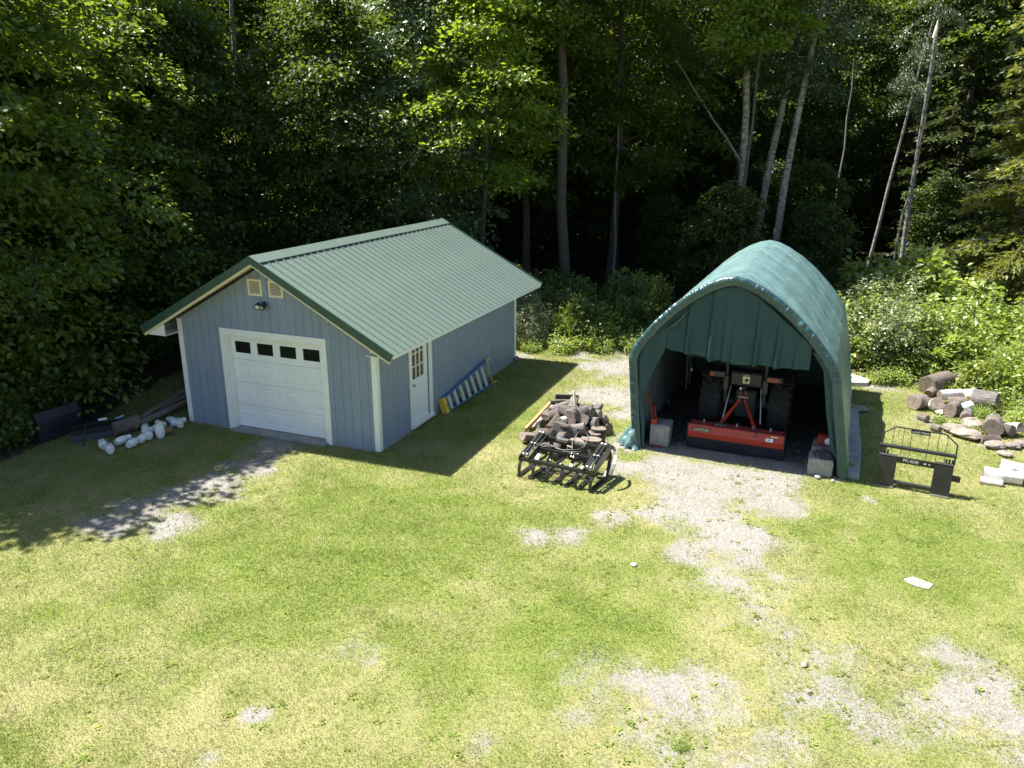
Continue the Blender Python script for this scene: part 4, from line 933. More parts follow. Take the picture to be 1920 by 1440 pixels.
MB().lathe([(0, 0), (.075, 0), (.075, .004), (0, .005)], 16, Matrix.Translation((.06, -.111, .10)) @ Matrix.Rotation(math.pi / 2, 4, 'X')).build('round_label', MT['sticker_white'], rc)
jk = empty('farm_jack', sh_pt(-1.60, .18), SHT); tag(jk, 'red steel lifting jack leaning inside the left shelter flap', 'jack')
a, b_ = Vector((.16, .10, .03)), Vector((-.10, .16, 1.12))
MB().beam(a, b_, .018, .036).build('rack_bar', MT['red_dull'], jk); MB().beam(a + Vector((.06, .0, .0)), b_.lerp(a, .25) + Vector((.075, 0, 0)), .022, .022).build('handle', MT['red_dull'], jk)
MB().box(.07, .25, .02, .18, 0, .03).build('foot', MT['red_dull'], jk); mm = a.lerp(b_, .42); MB().box(mm.x - .05, mm.x + .07, mm.y - .05, mm.y + .05, mm.z - .09, mm.z + .09, bev=.01).build('mechanism', MT['red_paint'], jk)
wb_ = empty('work_shelf', sh_pt(-1.25, 4.6), SHT); tag(wb_, 'wooden shelf with pale frame deep inside the shelter, left of the tractor', 'shelf')
MB().box(-.45, .45, -.25, .25, .98, 1.02).build('shelf_board', MT['plank_pale'], wb_)
for x in (-.42, .42):
    for y in (-.22, .22): MB().box(x - .025, x + .025, y - .025, y + .025, 0, .98).build('leg', MT['plank_pale'], wb_)
MB().box(-.45, .45, -.27, -.25, .88, .98).build('apron', MT['plank_pale'], wb_)
yb = empty('yellow_case', sh_pt(-1.15, 4.5, 1.02), SHT); tag(yb, 'yellow tool case on the shelf inside the shelter', 'case')
MB().box(-.2, .2, -.13, .13, 0, .24, bev=.02).build('case_body', MT['yellow'], yb); MB().tube([(-.09, 0, .24), (-.08, 0, .29), (.08, 0, .29), (.09, 0, .24)], .012, 6).build('carry_handle', MT['badge'], yb)
# concrete strip along the right of the shelter, flat slab behind it
def slab(name, pts, z, label, mat, seed):
    R8 = random.Random(seed); mb = MB(); n = len(pts); c0 = sum((Vector(p) for p in pts), Vector()) / n
    lo = [Vector((p.x, p.y, -.03)) - c0.xy.to_3d() for p in pts]; hi = [Vector((p.x + R8.uniform(-.015, .015), p.y + R8.uniform(-.015, .015), z + R8.uniform(-.008, .008))) - c0.xy.to_3d() for p in pts]
    mb.poly(lo + hi, [tuple(range(n))[::-1], tuple(range(n, 2 * n))] + [(i, (i + 1) % n, (i + 1) % n + n, i + n) for i in range(n)])
    o = mb.build(name, MT[mat]); o.location = (c0.x, c0.y, 0); tag(o, label, 'slab'); return o
slab('concrete_strip', [sh_pt(2.06, .10), sh_pt(2.42, .08), sh_pt(2.44, 1.6), sh_pt(2.41, 3.2), sh_pt(2.36, 4.5), sh_pt(2.06, 4.6), sh_pt(2.05, 2.4)], .09, 'long grey concrete strip along the shelter\'s right side', 'concrete_old', 1)
slab('flat_stone', [G(1560, 708), G(1590, 706), G(1632, 718), G(1625, 724), G(1590, 724), G(1562, 720)], .10, 'pale flat stone slab beyond the shelter\'s right rear', 'stone_pale', 2)
slab('flat_stone', [G(1695, 1086), G(1712, 1082), G(1736, 1090), G(1752, 1097), G(1740, 1106), G(1722, 1102), G(1706, 1096)], .012, 'pale flat rock flush with the lawn at lower right', 'stone_pale', 3)

# ------------------------------------------------------------------ stepladder lying against the side wall
def g_pt(u, v, z=0.): return Vector((GRW + (u - GW) * ca - v * sa_, 14.467 + (u - GW) * sa_ + v * ca, z))
ld = empty('stepladder', g_pt(GW + .19, 2.60), 0); tag(ld, 'blue stepladder with yellow cap lying against the garage side wall', 'ladder')
_a = g_pt(GW + .19, 2.60); _b = g_pt(GW + .30, 5.30); LX = (_b - _a); LLEN = LX.length; LX.normalize()
_up = (g_pt(GW + .06, 2.60, .40) - g_pt(GW + .19, 2.60, .02)); LY = (_up - LX * _up.dot(LX)).normalized(); LZ = LX.cross(LY)
LM = Matrix(((LX.x, LY.x, LZ.x, 0), (LX.y, LY.y, LZ.y, 0), (LX.z, LY.z, LZ.z, 0), (0, 0, 0, 1)))
def lt(x, y, z): return LM @ Vector((x, y, z))
lw0, lw1 = .34, .64                                            # width at the cap and at the feet
def rail(x, top): return lw0 + (lw1 - lw0) * x / LLEN if top else 0.0
def lbar(a, b_, w, h, name, mat, par=ld): 
    mb = MB(); d_ = lt(*b_) - lt(*a); mb.beam(lt(*a), lt(*b_), w, h, LZ); return mb.build(name, MT[mat], par)
S_ = 1 if LZ.dot(g_pt(GW + 1, 2.6) - g_pt(GW, 2.6)) > 0 else -1 # outward side
lbar((.05, .025, 0), (LLEN, .025, 0), .028, .085, 'front_rail', 'ladder_blue')
lbar((.05, lw0, 0), (LLEN, lw1, 0), .028, .085, 'front_rail', 'ladder_blue')
lbar((.08, .06, -.11 * S_), (LLEN - .06, .10, -.13 * S_), .024, .06, 'rear_rail', 'ladder_blue')
lbar((.08, lw0 - .02, -.11 * S_), (LLEN - .06, lw1 - .02, -.13 * S_), .024, .06, 'rear_rail', 'ladder_blue')
for k in range(7):
    x = .32 + k * .315; lbar((x, .04, .01 * S_), (x, lw0 + (lw1 - lw0) * x / LLEN - .012, .01 * S_), .13, .03, 'step', 'aluminium')
for k in range(4):
    x = .55 + k * .5; lbar((x, .08, -.115 * S_), (x, lw0 + (lw1 - lw0) * x / LLEN - .03, -.115 * S_), .03, .02, 'rear_brace', 'aluminium')
for x0, x1 in ((1.55, 1.95), (1.85, 2.15)): lbar((x0, .30, -.02 * S_), (x1, .44, -.05 * S_), .02, .012, 'spreader', 'aluminium')
cpm = MB(); cpm.box(-.02, .11, -.01, lw0 + .03, -.09, .075, LM, bev=.015); cpm.build('top_cap', MT['yellow'], ld)
MB().lathe([(0, 0), (.022, 0), (.022, .004), (0, .004)], 10, LM @ Matrix.Translation((.045, .17, .076 if S_ > 0 else -.094))).build('painted_hole_disc', MT['void'], ld)  # flat dark disc paints the shade inside a hole
for y in (.025, lw1): lbar((LLEN - .20, y, .048 * S_), (LLEN + .03, y, .048 * S_), .034, .022, 'foot_boot', 'yellow')
lbar((LLEN - .10, .05, .0), (LLEN - .16, lw1 * .5, 0), .03, .02, 'corner_brace', 'yellow'); lbar((LLEN - .16, lw1 * .5, 0), (LLEN - .08, lw1 - .03, 0), .03, .02, 'corner_brace', 'yellow')

# ------------------------------------------------------------------ pallet fork frame
p0 = G(1650, 908); p1 = G(1768, 930); dr = (p1 - p0).normalized(); pf_rz = math.atan2(dr.y, dr.x)
PW = 1.20
pf = empty('fork_frame', (p0 + p1) / 2, pf_rz); tag(pf, 'black pallet fork frame with backrest standing on the grass', 'fork frame')
h2 = PW / 2
def leanf(z): return .10 * z                                   # leans back a little
for s_ in (-1, 1):
    mb = MB(); mb.poly([Vector((s_ * (h2 - .30) if k in (0, 3) else s_ * h2, y + leanf(z), z)) for y in (-.05, .02) for k, z in ((0, .02), (1, .02), (2, .56), (3, .56))], [(0, 1, 2, 3), (7, 6, 5, 4), (0, 4, 5, 1), (1, 5, 6, 2), (2, 6, 7, 3), (3, 7, 4, 0)])
    mb.build('attach_plate', MT['black_steel'], pf)
    MB().beam((s_ * (h2 - .15), .02, .575), (s_ * (h2 - .15), .06, .60), .30, .018).build('plate_lip', MT['black_steel'], pf)
    MB().box(s_ * (h2 - .15) - .15, s_ * (h2 - .15) + .15, -.10, .05, .0, .022).build('plate_shoe', MT['bare_steel'], pf)
    for dx_ in (-.05, 0, .05): MB().box(s_ * (h2 - .08) + dx_ - .017, s_ * (h2 - .08) + dx_ + .017, .05, .09, .56, .67).build('latch_ear', MT['black_steel'], pf)
MB().tube([(-h2 + .25, .0, .10), (h2 - .25, .0, .10)], .036, 10).build('lower_tube', MT['black_steel'], pf)
ub = MB(); ub.box(-h2 + .28, h2 - .28, .03, .06, .47, .585, bev=.004); ubo = ub.build('upper_bar', MT['black_steel'], pf)
MB().tube([(-h2 - .02, leanf(.78) + .03, .74), (h2 + .02, leanf(.78) + .03, .74)], .038, 12).build('fork_shaft', MT['black_steel'], pf)
bk = MB(); yy_ = lambda z: leanf(z) + .05
bk.tube([(-h2 + .0, yy_(.56), .56), (-h2, yy_(.96), .94), (-h2 + .20, yy_(1.1), 1.10), (h2 - .20, yy_(1.1), 1.10), (h2, yy_(.95), .94), (h2, yy_(.56), .56)], .014, 6, smooth=False); bk.build('backrest_frame', MT['black_steel'], pf)
for x in (-.42, -.26, -.13, .15, .30, .44): MB().tube([(x, yy_(.58), .58), (x, yy_(1.09), 1.09)], .0055, 5).build('backrest_wire', MT['black_steel'], pf)
sp_ = MB().box(-.15, .16, yy_(1.05) - .004, yy_(1.05) + .004, 1.022, 1.09).build('name_plate', MT['black_steel'], pf)
text_part('plate_lettering', 'LAND PRIDE', .050, MT['letter_white'], sp_, Matrix.Translation((.005, yy_(1.05) - .0055, 1.056)) @ FACE)
text_part('bar_lettering', 'PFL4548', .078, MT['letter_white'], ubo, Matrix.Translation((-.08, .0285, .527)) @ FACE, squash=.95)
MB().box(.13, .17, .027, .0295, .515, .54).box(.205, .235, .027, .0295, .517, .533).build('white_mark', MT['letter_white'], ubo)
MB().box(h2 + .0, h2 + .13, .0, .06, .30, .40, bev=.004).build('side_stub', MT['black_steel'], pf)

# ------------------------------------------------------------------ root grapple (front, beside the logs)
q0, q1 = G(968, 891), G(1115, 924); dr = (q1 - q0).normalized()
gp = empty('root_grapple', (q0 + q1) / 2, math.atan2(dr.y, dr.x)); tag(gp, 'black tined grapple attachment lying in front of the log pile', 'grapple')
GH = .76
def bar(a, b_, w, h, nm, mt='black_steel'): return MB().beam(a, b_, w, h).build(nm, MT[mt], gp)
zf_, zb_ = .34, .52                                             # top frame: front and rear heights
bar((-GH, .05, zf_), (GH, .05, zf_), .075, .06, 'front_bar'); bar((-GH + .08, .80, zb_), (GH - .08, .80, zb_), .085, .085, 'rear_tube')
for x0, x1 in ((-.33, -.1), (.05, .28)): MB().box(x0, x1, .752, .848, zb_ + .0, zb_ + .047).build('bright_saddle', MT['bare_steel'], gp)
bar((-GH + .18, .42, .45), (GH - .18, .42, .45), .04, .05, 'mid_bar'); bar((-GH + .2, .50, .455), (GH - .3, .50, .455), .03, .03, 'mid_bar')
for s_ in (-1, 1):
    for x in (GH - .02, GH - .21):
        MB().beam((s_ * x, .02, zf_ + .0), (s_ * x, .86, zb_ + .02), .022, .14).build('side_plate', MT['black_steel'], gp)
    for x in (GH - .08, GH - .15):
        cy = empty('hydraulic_cylinder', (0, 0, 0), 0, gp); a = Vector((s_ * x, .78, zb_ + .10)); b_ = Vector((s_ * x, .08, zf_ + .09))
        MB().tube([a, a.lerp(b_, .56)], .034, 12).build('barrel', MT['black_steel'], cy); MB().tube([a.lerp(b_, .56), b_], .016, 10).build('rod', MT['chrome'], cy)
        MB().lathe([(.0, -.03), (.04, -.03), (.04, .03), (0, .03)], 12, Matrix.Translation(a) @ Matrix.Rotation(math.pi / 2, 4, 'Y')).lathe([(.0, -.025), (.032, -.025), (.032, .025), (0, .025)], 12, Matrix.Translation(b_) @ Matrix.Rotation(math.pi / 2, 4, 'Y')).build('eye', MT['bare_steel'], cy)
        MB().lathe([(.038, -.02), (.041, -.02), (.041, .02), (.038, .02)], 12, Matrix.Translation(a.lerp(b_, .53)) @ (b_ - a).to_track_quat('Z', 'Y').to_matrix().to_4x4()).build('gland', MT['bare_steel'], cy)
for i in range(7):                                             # lower tines, curved to the front
    x = -GH + .03 + (2 * GH - .06) * i / 6
    pts = [(x, .85, zb_ - .05), (x, .90, .34), (x, .84, .14), (x, .66, .035), (x, .40, .02), (x, .14, .03), (x, -.04, .02)]
    mb = MB()
    for a, b_ in zip(pts[:-1], pts[1:]): mb.beam(a, Vector(b_) + (Vector(b_) - Vector(a)).normalized() * .01, .022, .07, (1, 0, 0))
    mb.build('lower_tine', MT['black_steel'], gp)
for i in range(6):                                             # upper clamp tines down to the front
    x = -GH + .04 + (2 * GH - .08) * i / 5
    pts = [(x, .06, zf_), (x, -.02, .22), (x, -.035, .12), (x, -.02, .0)]
    mb = MB()
    for a, b_ in zip(pts[:-1], pts[1:]): mb.beam(a, b_, .02, .055, (1, 0, 0))
    mb.build('clamp_tine', MT['black_steel'], gp)
pts = [(GH + .06, .80, zb_ + .08)] + [(GH + .06 + .17 * math.sin(t * 2.0), .80 - .52 * t, .52 * math.cos(t * 1.2) + .08) for t in np.linspace(.1, 1, 7)]
mb = MB()
for a, b_ in zip(pts[:-1], pts[1:]): mb.beam(a, b_, .022, .05, (1, 0, 0))
mb.build('side_tine', MT['black_steel'], gp)
bar((GH - .05, .30, .16), (GH + .2, .33, .16), .03, .04, 'tine_brace')
for i in range(4):
    bar((-GH + .25 + i * .36, .10, .20), (-GH + .25 + i * .36, .74, .20), .02, .05, 'rib'); 
bar((-GH + .1, .26, .17), (GH - .1, .26, .17), .035, .035, 'cross_rod', 'bare_steel')
Rh = random.Random(3)
for k in range(3):
    x0 = -.35 + k * .05; pts = [(-GH + .22, .46 + .03 * k, .50)]
    for t in np.linspace(0, 1, 14): pts.append((-.45 + .75 * t, .44 + .03 * k + .05 * math.sin(t * 5 + k), .49 + .02 * math.sin(t * 7 + k) + .01 * k))
    MB().tube(pts, .011, 6).build('hose', MT['hose'], gp)
MB().tube([(.12, .50, .50), (.05, .66, .60), (.08, .86, .74), (.20, .95, .76), (.30, .84, .68), (.30, .66, .56), (.18, .54, .50), (.14, .45, .48)], .012, 6).build('hose', MT['hose'], gp)
MB().tube([(-GH + .12, .82, .60), (-GH - .02, .92, .66), (-GH - .12, 1.02, .70), (-GH - .17, 1.06, .71)], .012, 6).build('hose', MT['hose'], gp)
for x, y in ((.13, .46), (.19, .43), (.25, .47)): MB().tube([(x, y, .47), (x + .02, y - .07, .42)], .018, 8).build('hose_coupling', MT['bare_steel'], gp)

# ------------------------------------------------------------------ logs
def log_mesh(L, r, seed, bark, end, taper=.06, nseg=14, nl=7, squash=1.0, half=False):
    nseg = 20; lump = .16 if 'birch' not in bark else .05
    rn = np.random.RandomState(seed); ph = rn.rand(4) * 6.28; rr = rn.rand(nl + 1, nseg)
    mb = MB(); rings = []
    for i in range(nl + 1):
        t = i / nl; ring = []
        for k in range(nseg):
            a = 2 * math.pi * k / nseg
            q = r * (1 - taper * t) * (1 + .07 * math.sin(2 * a + ph[0]) + .05 * math.sin(3 * a + ph[1]) + lump * (rr[i, k] - .5))
            x, y = q * math.cos(a), q * math.sin(a) * squash
            if half and y < -.15 * r: y = -.15 * r
            bend = .05 * r * math.sin(t * 3 + ph[2])
            ring.append(Vector((x + bend, y, (t - .5) * L + (.03 * r * math.sin(a + ph[3]) if i in (0, nl) else 0))))
        rings.append(ring)
    n = nseg
    mb.poly([p for rg in rings for p in rg], [(i * n + k, i * n + (k + 1) % n, (i + 1) * n + (k + 1) % n, (i + 1) * n + k) for i in range(nl) for k in range(n)], True)
    ends = []
    for rg, sg in ((rings[0], -1), (rings[-1], 1)):
        c = sum(rg, Vector()) / n; e = MB(); inner = [c + (p - c) * .93 + Vector((0, 0, sg * .004)) for p in rg]
        e.poly(rg + inner + [c + Vector((0, 0, sg * .004 - .006 * sg))], [(k, (k + 1) % n, n + (k + 1) % n, n + k) for k in range(n)] + [(n + k, n + (k + 1) % n, 2 * n) for k in range(n)])
        ends.append(e)
    return mb, ends
def put_log(name, px, py, z, L, r, yaw, tilt, label, bark='bark', end='log_end', group=None, seed=0, cat='log', squash=1., half=False, roll=0.):
    """yaw: heading of the log's axis in plan, tilt: rise of the axis (90 = standing)"""
    c = G(px, py, z); mb, ends = log_mesh(L, r, seed, bark, end, squash=squash, half=half, nseg=18 if r > .2 else 14)
    o = mb.build(name, MT[bark]); 
    ax = Vector((math.cos(math.radians(yaw)) * math.cos(math.radians(tilt)), math.sin(math.radians(yaw)) * math.cos(math.radians(tilt)), math.sin(math.radians(tilt))))
    q = ax.to_track_quat('Z', 'Y')
    o.matrix_world = Matrix.Translation(c) @ q.to_matrix().to_4x4() @ Matrix.Rotation(math.radians(roll), 4, 'Z')
    for e in ends: e.build('cut_end', MT[end], o)
    tag(o, label, cat, group); return o
def zz(x, y): return 940 + x / 5.54, 700 + y / 5.54            # enlarged-crop coordinates
LOGS = [ # crop x, crop y, z centre, length, radius, yaw, tilt, bark, end, label
    (1000, 660, .17, .36, .135, 0, 86, 'bark_dark', 'log_end', 'upright log round at the right rim of the log pile'),
    (950, 700, .15, .30, .125, 40, 84, 'bark_dark', 'log_end', 'upright log round between two others behind the grapple'),
    (925, 770, .16, .32, .165, 60, 82, 'bark', 'log_end', 'broad pale-topped upright round right behind the grapple'),
    (770, 790, .15, .30, .155, 250, 78, 'bark_dark', 'log_end_grey', 'tilted upright round behind the grapple\'s middle'),
    (460, 690, .19, .38, .185, 70, 66, 'bark_brown', 'log_end_grey', 'fat brown leaning stump at the left front of the pile'),
    (320, 640, .13, .40, .115, 205, 12, 'bark_brown', 'log_end_grey', 'short log showing its round brown end, leftmost in the pile'),
    (600, 745, .20, .55, .10, 62, 28, 'bark', 'log_end', 'grey barked log leaning up behind the grapple\'s left half'),
    (655, 610, .36, .46, .12, 338, -6, 'bark', 'log_end', 'deeply furrowed grey log lying across the pile front'),
    (735, 440, .52, .44, .125, 250, 8, 'bark', 'log_end_grey', 'thick grey log on the crest under the white stake'),
    (650, 490, .46, .42, .075, 245, 14, 'birch_log', 'log_end', 'slim pale log resting across the pile crest'),
    (720, 535, .36, .34, .10, 110, 40, 'bark_dark', 'log_end_grey', 'dark log wedged below the pile crest'),
    (830, 500, .36, .36, .105, 275, 34, 'bark', 'log_end', 'short log with pale cut face right of the crest'),
    (940, 530, .28, .44, .11, 300, 22, 'bark', 'log_end_grey', 'grey log sloping down the right flank of the pile'),
    (1010, 460, .22, .42, .125, 320, 0, 'bark_dark', 'stump_red', 'log with dark reddish round end at the far right'),
    (930, 420, .34, .40, .09, 330, 5, 'bark_brown', 'log_end', 'thin brown log across the right shoulder of the pile'),
    (940, 355, .22, .42, .10, 325, 18, 'bark', 'log_end_grey', 'grey log slanting at the back right of the pile'),
    (830, 360, .30, .44, .085, 345, 0, 'bark_dark', 'log_end', 'dark slim log at the back of the pile beside the stake'),
    (680, 262, .16, .48, .085, 350, 0, 'bark_dark', 'log_end_grey', 'dark log lying farthest back on the ground'),
    (640, 300, .18, .52, .07, 352, 4, 'bark', 'log_end', 'slim grey log just in front of the rearmost log'),
    (620, 370, .34, .46, .10, 30, 10, 'bark', 'log_end_grey', 'grey log on the left back of the heap'),
    (560, 500, .32, .48, .085, 55, 22, 'bark_dark', 'log_end_grey', 'dark log sloping along the heap\'s left flank'),
    (520, 560, .22, .44, .07, 60, 14, 'bark_dark', 'log_end', 'thin black-barked log above the leaning stump'),
    (500, 400, .14, .60, .075, 56, 6, 'bark', 'log_end', 'long grey log low on the left side of the pile'),
    (440, 490, .12, .46, .09, 48, 4, 'bark_brown', 'log_end', 'brown log low on the pile beside the planks'),
    (800, 620, .28, .34, .09, 20, 30, 'bark_dark', 'log_end', 'short dark log above the row of upright rounds'),
    (860, 590, .26, .36, .08, 120, 15, 'bark', 'log_end', 'grey log beside the green weed in the pile'),
    (1060, 560, .10, .34, .10, 300, 5, 'bark_dark', 'stump_red', 'small dark log on the ground at the pile\'s right edge'),
    (700, 680, .14, .40, .10, 20, 10, 'bark_brown', 'log_end', 'brown log low between the leaning log and the rounds'),
    (750, 330, .40, .38, .09, 80, 12, 'bark', 'log_end_grey', 'grey log behind the crest near the white stake'),
    (600, 440, .30, .40, .10, 10, 15, 'bark_dark', 'log_end_grey', 'dark knobbly log on the left of the crest'),
    (880, 460, .30, .36, .10, 60, 10, 'bark', 'log_end_grey', 'grey log buried in the middle of the right flank'),
    (700, 400, .56, .40, .10, 300, 6, 'bark_dark', 'log_end_grey', 'dark split log just left of the white stake'),
    (800, 410, .54, .38, .095, 20, 12, 'bark', 'log_end_grey', 'grey split log just right of the white stake'),
    (640, 560, .42, .40, .095, 320, 10, 'bark_dark', 'log_end_grey', 'dark split piece above the furrowed grey log'),
    (770, 590, .36, .36, .10, 350, 14, 'bark', 'log_end_grey', 'grey wedge right of the furrowed grey log'),
    (580, 620, .30, .42, .09, 310, 10, 'bark_dark', 'log_end_grey', 'dark wedge above the leaning stump\'s right side'),
    (890, 390, .42, .38, .09, 300, 8, 'bark_dark', 'log_end_grey', 'dark split log on the right shoulder of the pile'),
    (1030, 520, .16, .38, .11, 290, 12, 'bark', 'log_end_grey', 'grey log outermost on the right flank'),
    (560, 430, .30, .44, .09, 40, 10, 'bark', 'log_end_grey', 'grey split log midway up the left flank'),
]
for i, (x, y, z, L_, r_, yw, tl, bk_, en, lab) in enumerate(LOGS):
    px, py = zz(x, y); put_log('firewood_log', px, py, z + (.07 if z > .25 else .02), L_ * 1.12, r_ * 1.25, yw, tl, lab, bk_, en, 'logs in the firewood pile', seed=100 + i, half=(tl < 60 and i % 5 in (0, 2, 3)), squash=(.8 if i % 3 == 0 and tl < 60 else 1.), roll=37 * i)
def plank(name, a, b_, w, h, mat, label):
    c = (a + b_) / 2; mb = MB(); mb.beam(a - c, b_ - c, w, h); o = mb.build(name, MT[mat]); o.location = c; tag(o, label, 'plank'); return o
plank('plank', G(*zz(250, 590), .09), G(*zz(512, 312), .14), .05, .10, 'plank_orange', 'orange-brown plank along the left edge of the log pile')
plank('plank', G(*zz(300, 560), .06), G(*zz(560, 330), .12), .14, .05, 'plank_pale', 'pale weathered board inside the orange plank by the logs')
plank('stake', G(*zz(768, 355), .58), G(*zz(768, 355), .58) + Vector((-.03, .05, .36)), .045, .025, 'stake', 'pale wooden stake standing upright in the log pile')['category'] = 'stake'

# right-hand heap of stumps, rounds and birch
def z7(x, y): return 1690 + x / 7.2, 680 + y / 7.2
HEAP = [
    (480, 270, .26, .62, .26, 20, 10, 'bark_brown', 'log_end', 'large reddish-brown log on top of the stump heap by the bushes'),
    (770, 260, .24, .45, .22, 320, 5, 'bark', 'log_end_grey', 'dark round log at the back of the stump heap against the bushes'),
    (430, 380, .14, .40, .11, 35, 16, 'bark_brown', 'stump_red', 'reddish split log under the big brown log'),
    (660, 430, .20, .52, .12, 2, 4, 'birch_log', 'log_end', 'white birch log lying across the middle of the stump heap'),
    (940, 440, .20, .30, .17, 300, 24, 'birch_log', 'log_end', 'white barked birch chunk at the heap\'s right of centre'),
    (1130, 510, .24, .50, .23, 318, 4, 'bark', 'log_end_grey', 'thick log with dark round end facing the bushes'),
    (225, 530, .15, .34, .19, 212, 6, 'bark', 'log_end', 'round log end at the left tip of the stump heap'),
    (470, 570, .15, .30, .155, 250, 30, 'birch_log', 'log_end', 'pale birch round with bright cut end on the grass'),
    (690, 630, .15, .38, .165, 225, 4, 'bark_brown', 'log_end', 'brown barked round in the middle of the heap\'s front row'),
    (870, 600, .16, .34, .10, 20, 10, 'birch_log', 'log_end_grey', 'small grey-white log behind the brown round'),
    (880, 730, .13, .36, .135, 235, 0, 'bark', 'log_end_grey', 'grey log round below the small white log'),
    (1250, 850, .18, .42, .20, 232, 2, 'bark_brown', 'log_end', 'big brown round at the right end of the stump heap'),
    (1390, 900, .13, .34, .14, 300, 6, 'bark_dark', 'log_end_grey', 'dark-ended log beside the big right brown round'),
    (1500, 880, .13, .40, .11, 285, 22, 'birch_log', 'log_end', 'white birch piece at the right edge of the stump heap'),
    (300, 740, .07, .26, .08, 280, 6, 'bark_brown', 'log_end_grey', 'small dark-ended log on the grass left of the heap'),
    (470, 890, .06, .20, .07, 290, 5, 'bark_brown', 'log_end_grey', 'tiny dark log lying alone nearest the fork frame'),
    (1200, 1040, .07, .36, .09, 350, 3, 'bark_dark', 'log_end_grey', 'dark half-buried log below the right brown round'),
    (760, 520, .12, .40, .11, 330, 10, 'bark_brown', 'log_end', 'reddish log tucked beneath the white birch log'),
]
for i, (x, y, z, L_, r_, yw, tl, bk_, en, lab) in enumerate(HEAP):
    px, py = z7(x, y); put_log('stump_log', px, py, z * 1.05, L_, r_ * 1.02, yw, tl, lab, bk_, en, 'logs in the stump heap', seed=300 + i)
for i, (px, py, z, L_, r_, yw, lab) in enumerate([(1880, 892, .12, .62, .125, 335, 'thick white birch log with dark marks at the right edge'), (1858, 903, .05, .36, .065, 335, 'small white birch log in front of the thick one'),
        (1918, 886, .13, .5, .12, 30, 'white birch log cut off by the picture\'s right edge'), (1897, 876, .11, .36, .11, 320, 'birch round with dark cut end behind the thick birch log')]):
    put_log('birch_log', px, py, z, L_, r_, yw, 0, lab, 'birch_log', 'log_end_grey' if i == 3 else 'log_end', 'birch logs at the right edge', seed=500 + i)
def stone(px, py, r, h, label, mat, seed, sq=1.0, name='field_stone'):
    rn = np.random.RandomState(seed); mb = MB(); n, m_ = 10, 6; ph = rn.rand(6) * 6.28; V = []
    for j in range(m_ + 1):
        t = -math.pi / 2 + math.pi * j / m_
        for k in range(n):
            a = 2 * math.pi * k / n; w = 1 + .16 * math.sin(2 * a + ph[0]) + .12 * math.sin(3 * a + ph[1] + t * 2) + .18 * (rn.rand() - .5)
            V.append((r * math.cos(t) * math.cos(a) * w, r * sq * math.cos(t) * math.sin(a) * w, h * .5 + h * .55 * math.sin(t) * (1 + .15 * math.sin(a + ph[2]))))
    mb.poly(V, [(j * n + k, j * n + (k + 1) % n, (j + 1) * n + (k + 1) % n, (j + 1) * n + k) for j in range(m_) for k in range(n)], False)
    o = mb.build(name, MT[mat]); o.location = G(px, py); o.rotation_euler = (0, 0, rn.rand() * 6); tag(o, label, 'stone'); return o
for i, (x, y, r_, h_, lab, mt) in enumerate([(720, 930, .24, .16, 'low mossy stone in front of the stump heap', 'stone'), (880, 1010, .28, .18, 'broad pale stone at the front of the stump heap', 'stone'), (950, 880, .26, .20, 'grey stone behind the broad pale one', 'stone'),
        (1260, 1160, .18, .16, 'dark rock half sunk in the grass below the heap', 'stone'), (1400, 1260, .13, .10, 'small dark rock lowest below the heap', 'stone'), (1500, 1150, .16, .12, 'brown rock near the right edge below the heap', 'stone'), (1620, 1130, .16, .13, 'brown rock at the right edge of the picture', 'stone'), (560, 700, .16, .12, 'pale stone left of the brown barked round', 'stone_pale'), (1080, 640, .2, .22, 'grey stone under the thick dark-ended log', 'stone')]):
    px, py = z7(x, y); stone(px, py, r_, h_, lab, mt, 40 + i)
stone(1532, 897, .055, .06, 'small white stone at the foot of the chain block', 'stone_pale', 71); stone(1561, 903, .04, .04, 'tiny white stone at the right shelter foot', 'stone_pale', 72)
stone(1188, 1060, .06, .03, 'small pale stone in the middle of the lawn', 'stone_pale', 73, .7); stone(1508, 1247, .07, .03, 'tan stone flush with the lawn, lower right', 'stone', 74, .6); stone(1605, 770, .22, .12, 'grey stone beside the concrete strip\'s far end', 'stone', 75); stone(1518, 1298, .03, .03, 'dark pebble in the lawn, lower right', 'stone', 76)
stone(968, 677, .10, .14, 'reddish brown stone at the garage\'s far corner', 'stone', 77)

# ------------------------------------------------------------------ white tanks and dark steel gear left of the garage
def make_tank(mat='tank'):
    e = empty('gas_tank')
    MB().lathe([(0, .02), (.055, .022), (.085, .045), (.096, .08), (.097, .15), (.096, .22), (.085, .258), (.055, .278), (0, .285)], 18).build('tank_body', MT[mat], e)
    MB().lathe([(.072, 0), (.078, 0), (.078, .045), (.072, .045)], 18).build('foot_ring', MT[mat], e)
    cl = MB(); n = 14
    for k in range(n):
        if k in (2, 3, 9, 10): zt = .325
        else: zt = .375
        a0, a1 = 2 * math.pi * k / n, 2 * math.pi * (k + 1) / n
        cl.poly([Vector((r * math.cos(a), r * math.sin(a), z)) for z in (.268, zt) for r in (.066, .071) for a in (a0, a1)], [(0, 1, 5, 4), (2, 3, 7, 6), (4, 5, 7, 6), (0, 2, 6, 4), (1, 3, 7, 5)])
    cl.build('collar', MT[mat], e)
    MB().lathe([(.014, .28), (.016, .33), (.026, .335), (.026, .352), (0, .355)], 10).build('valve', MT['brass'], e)
    return e
def z6(x, y): return 80 + x / 6.857, 780 + y / 6.857
tk0 = make_tank(); tk1 = make_tank('tank_rust')
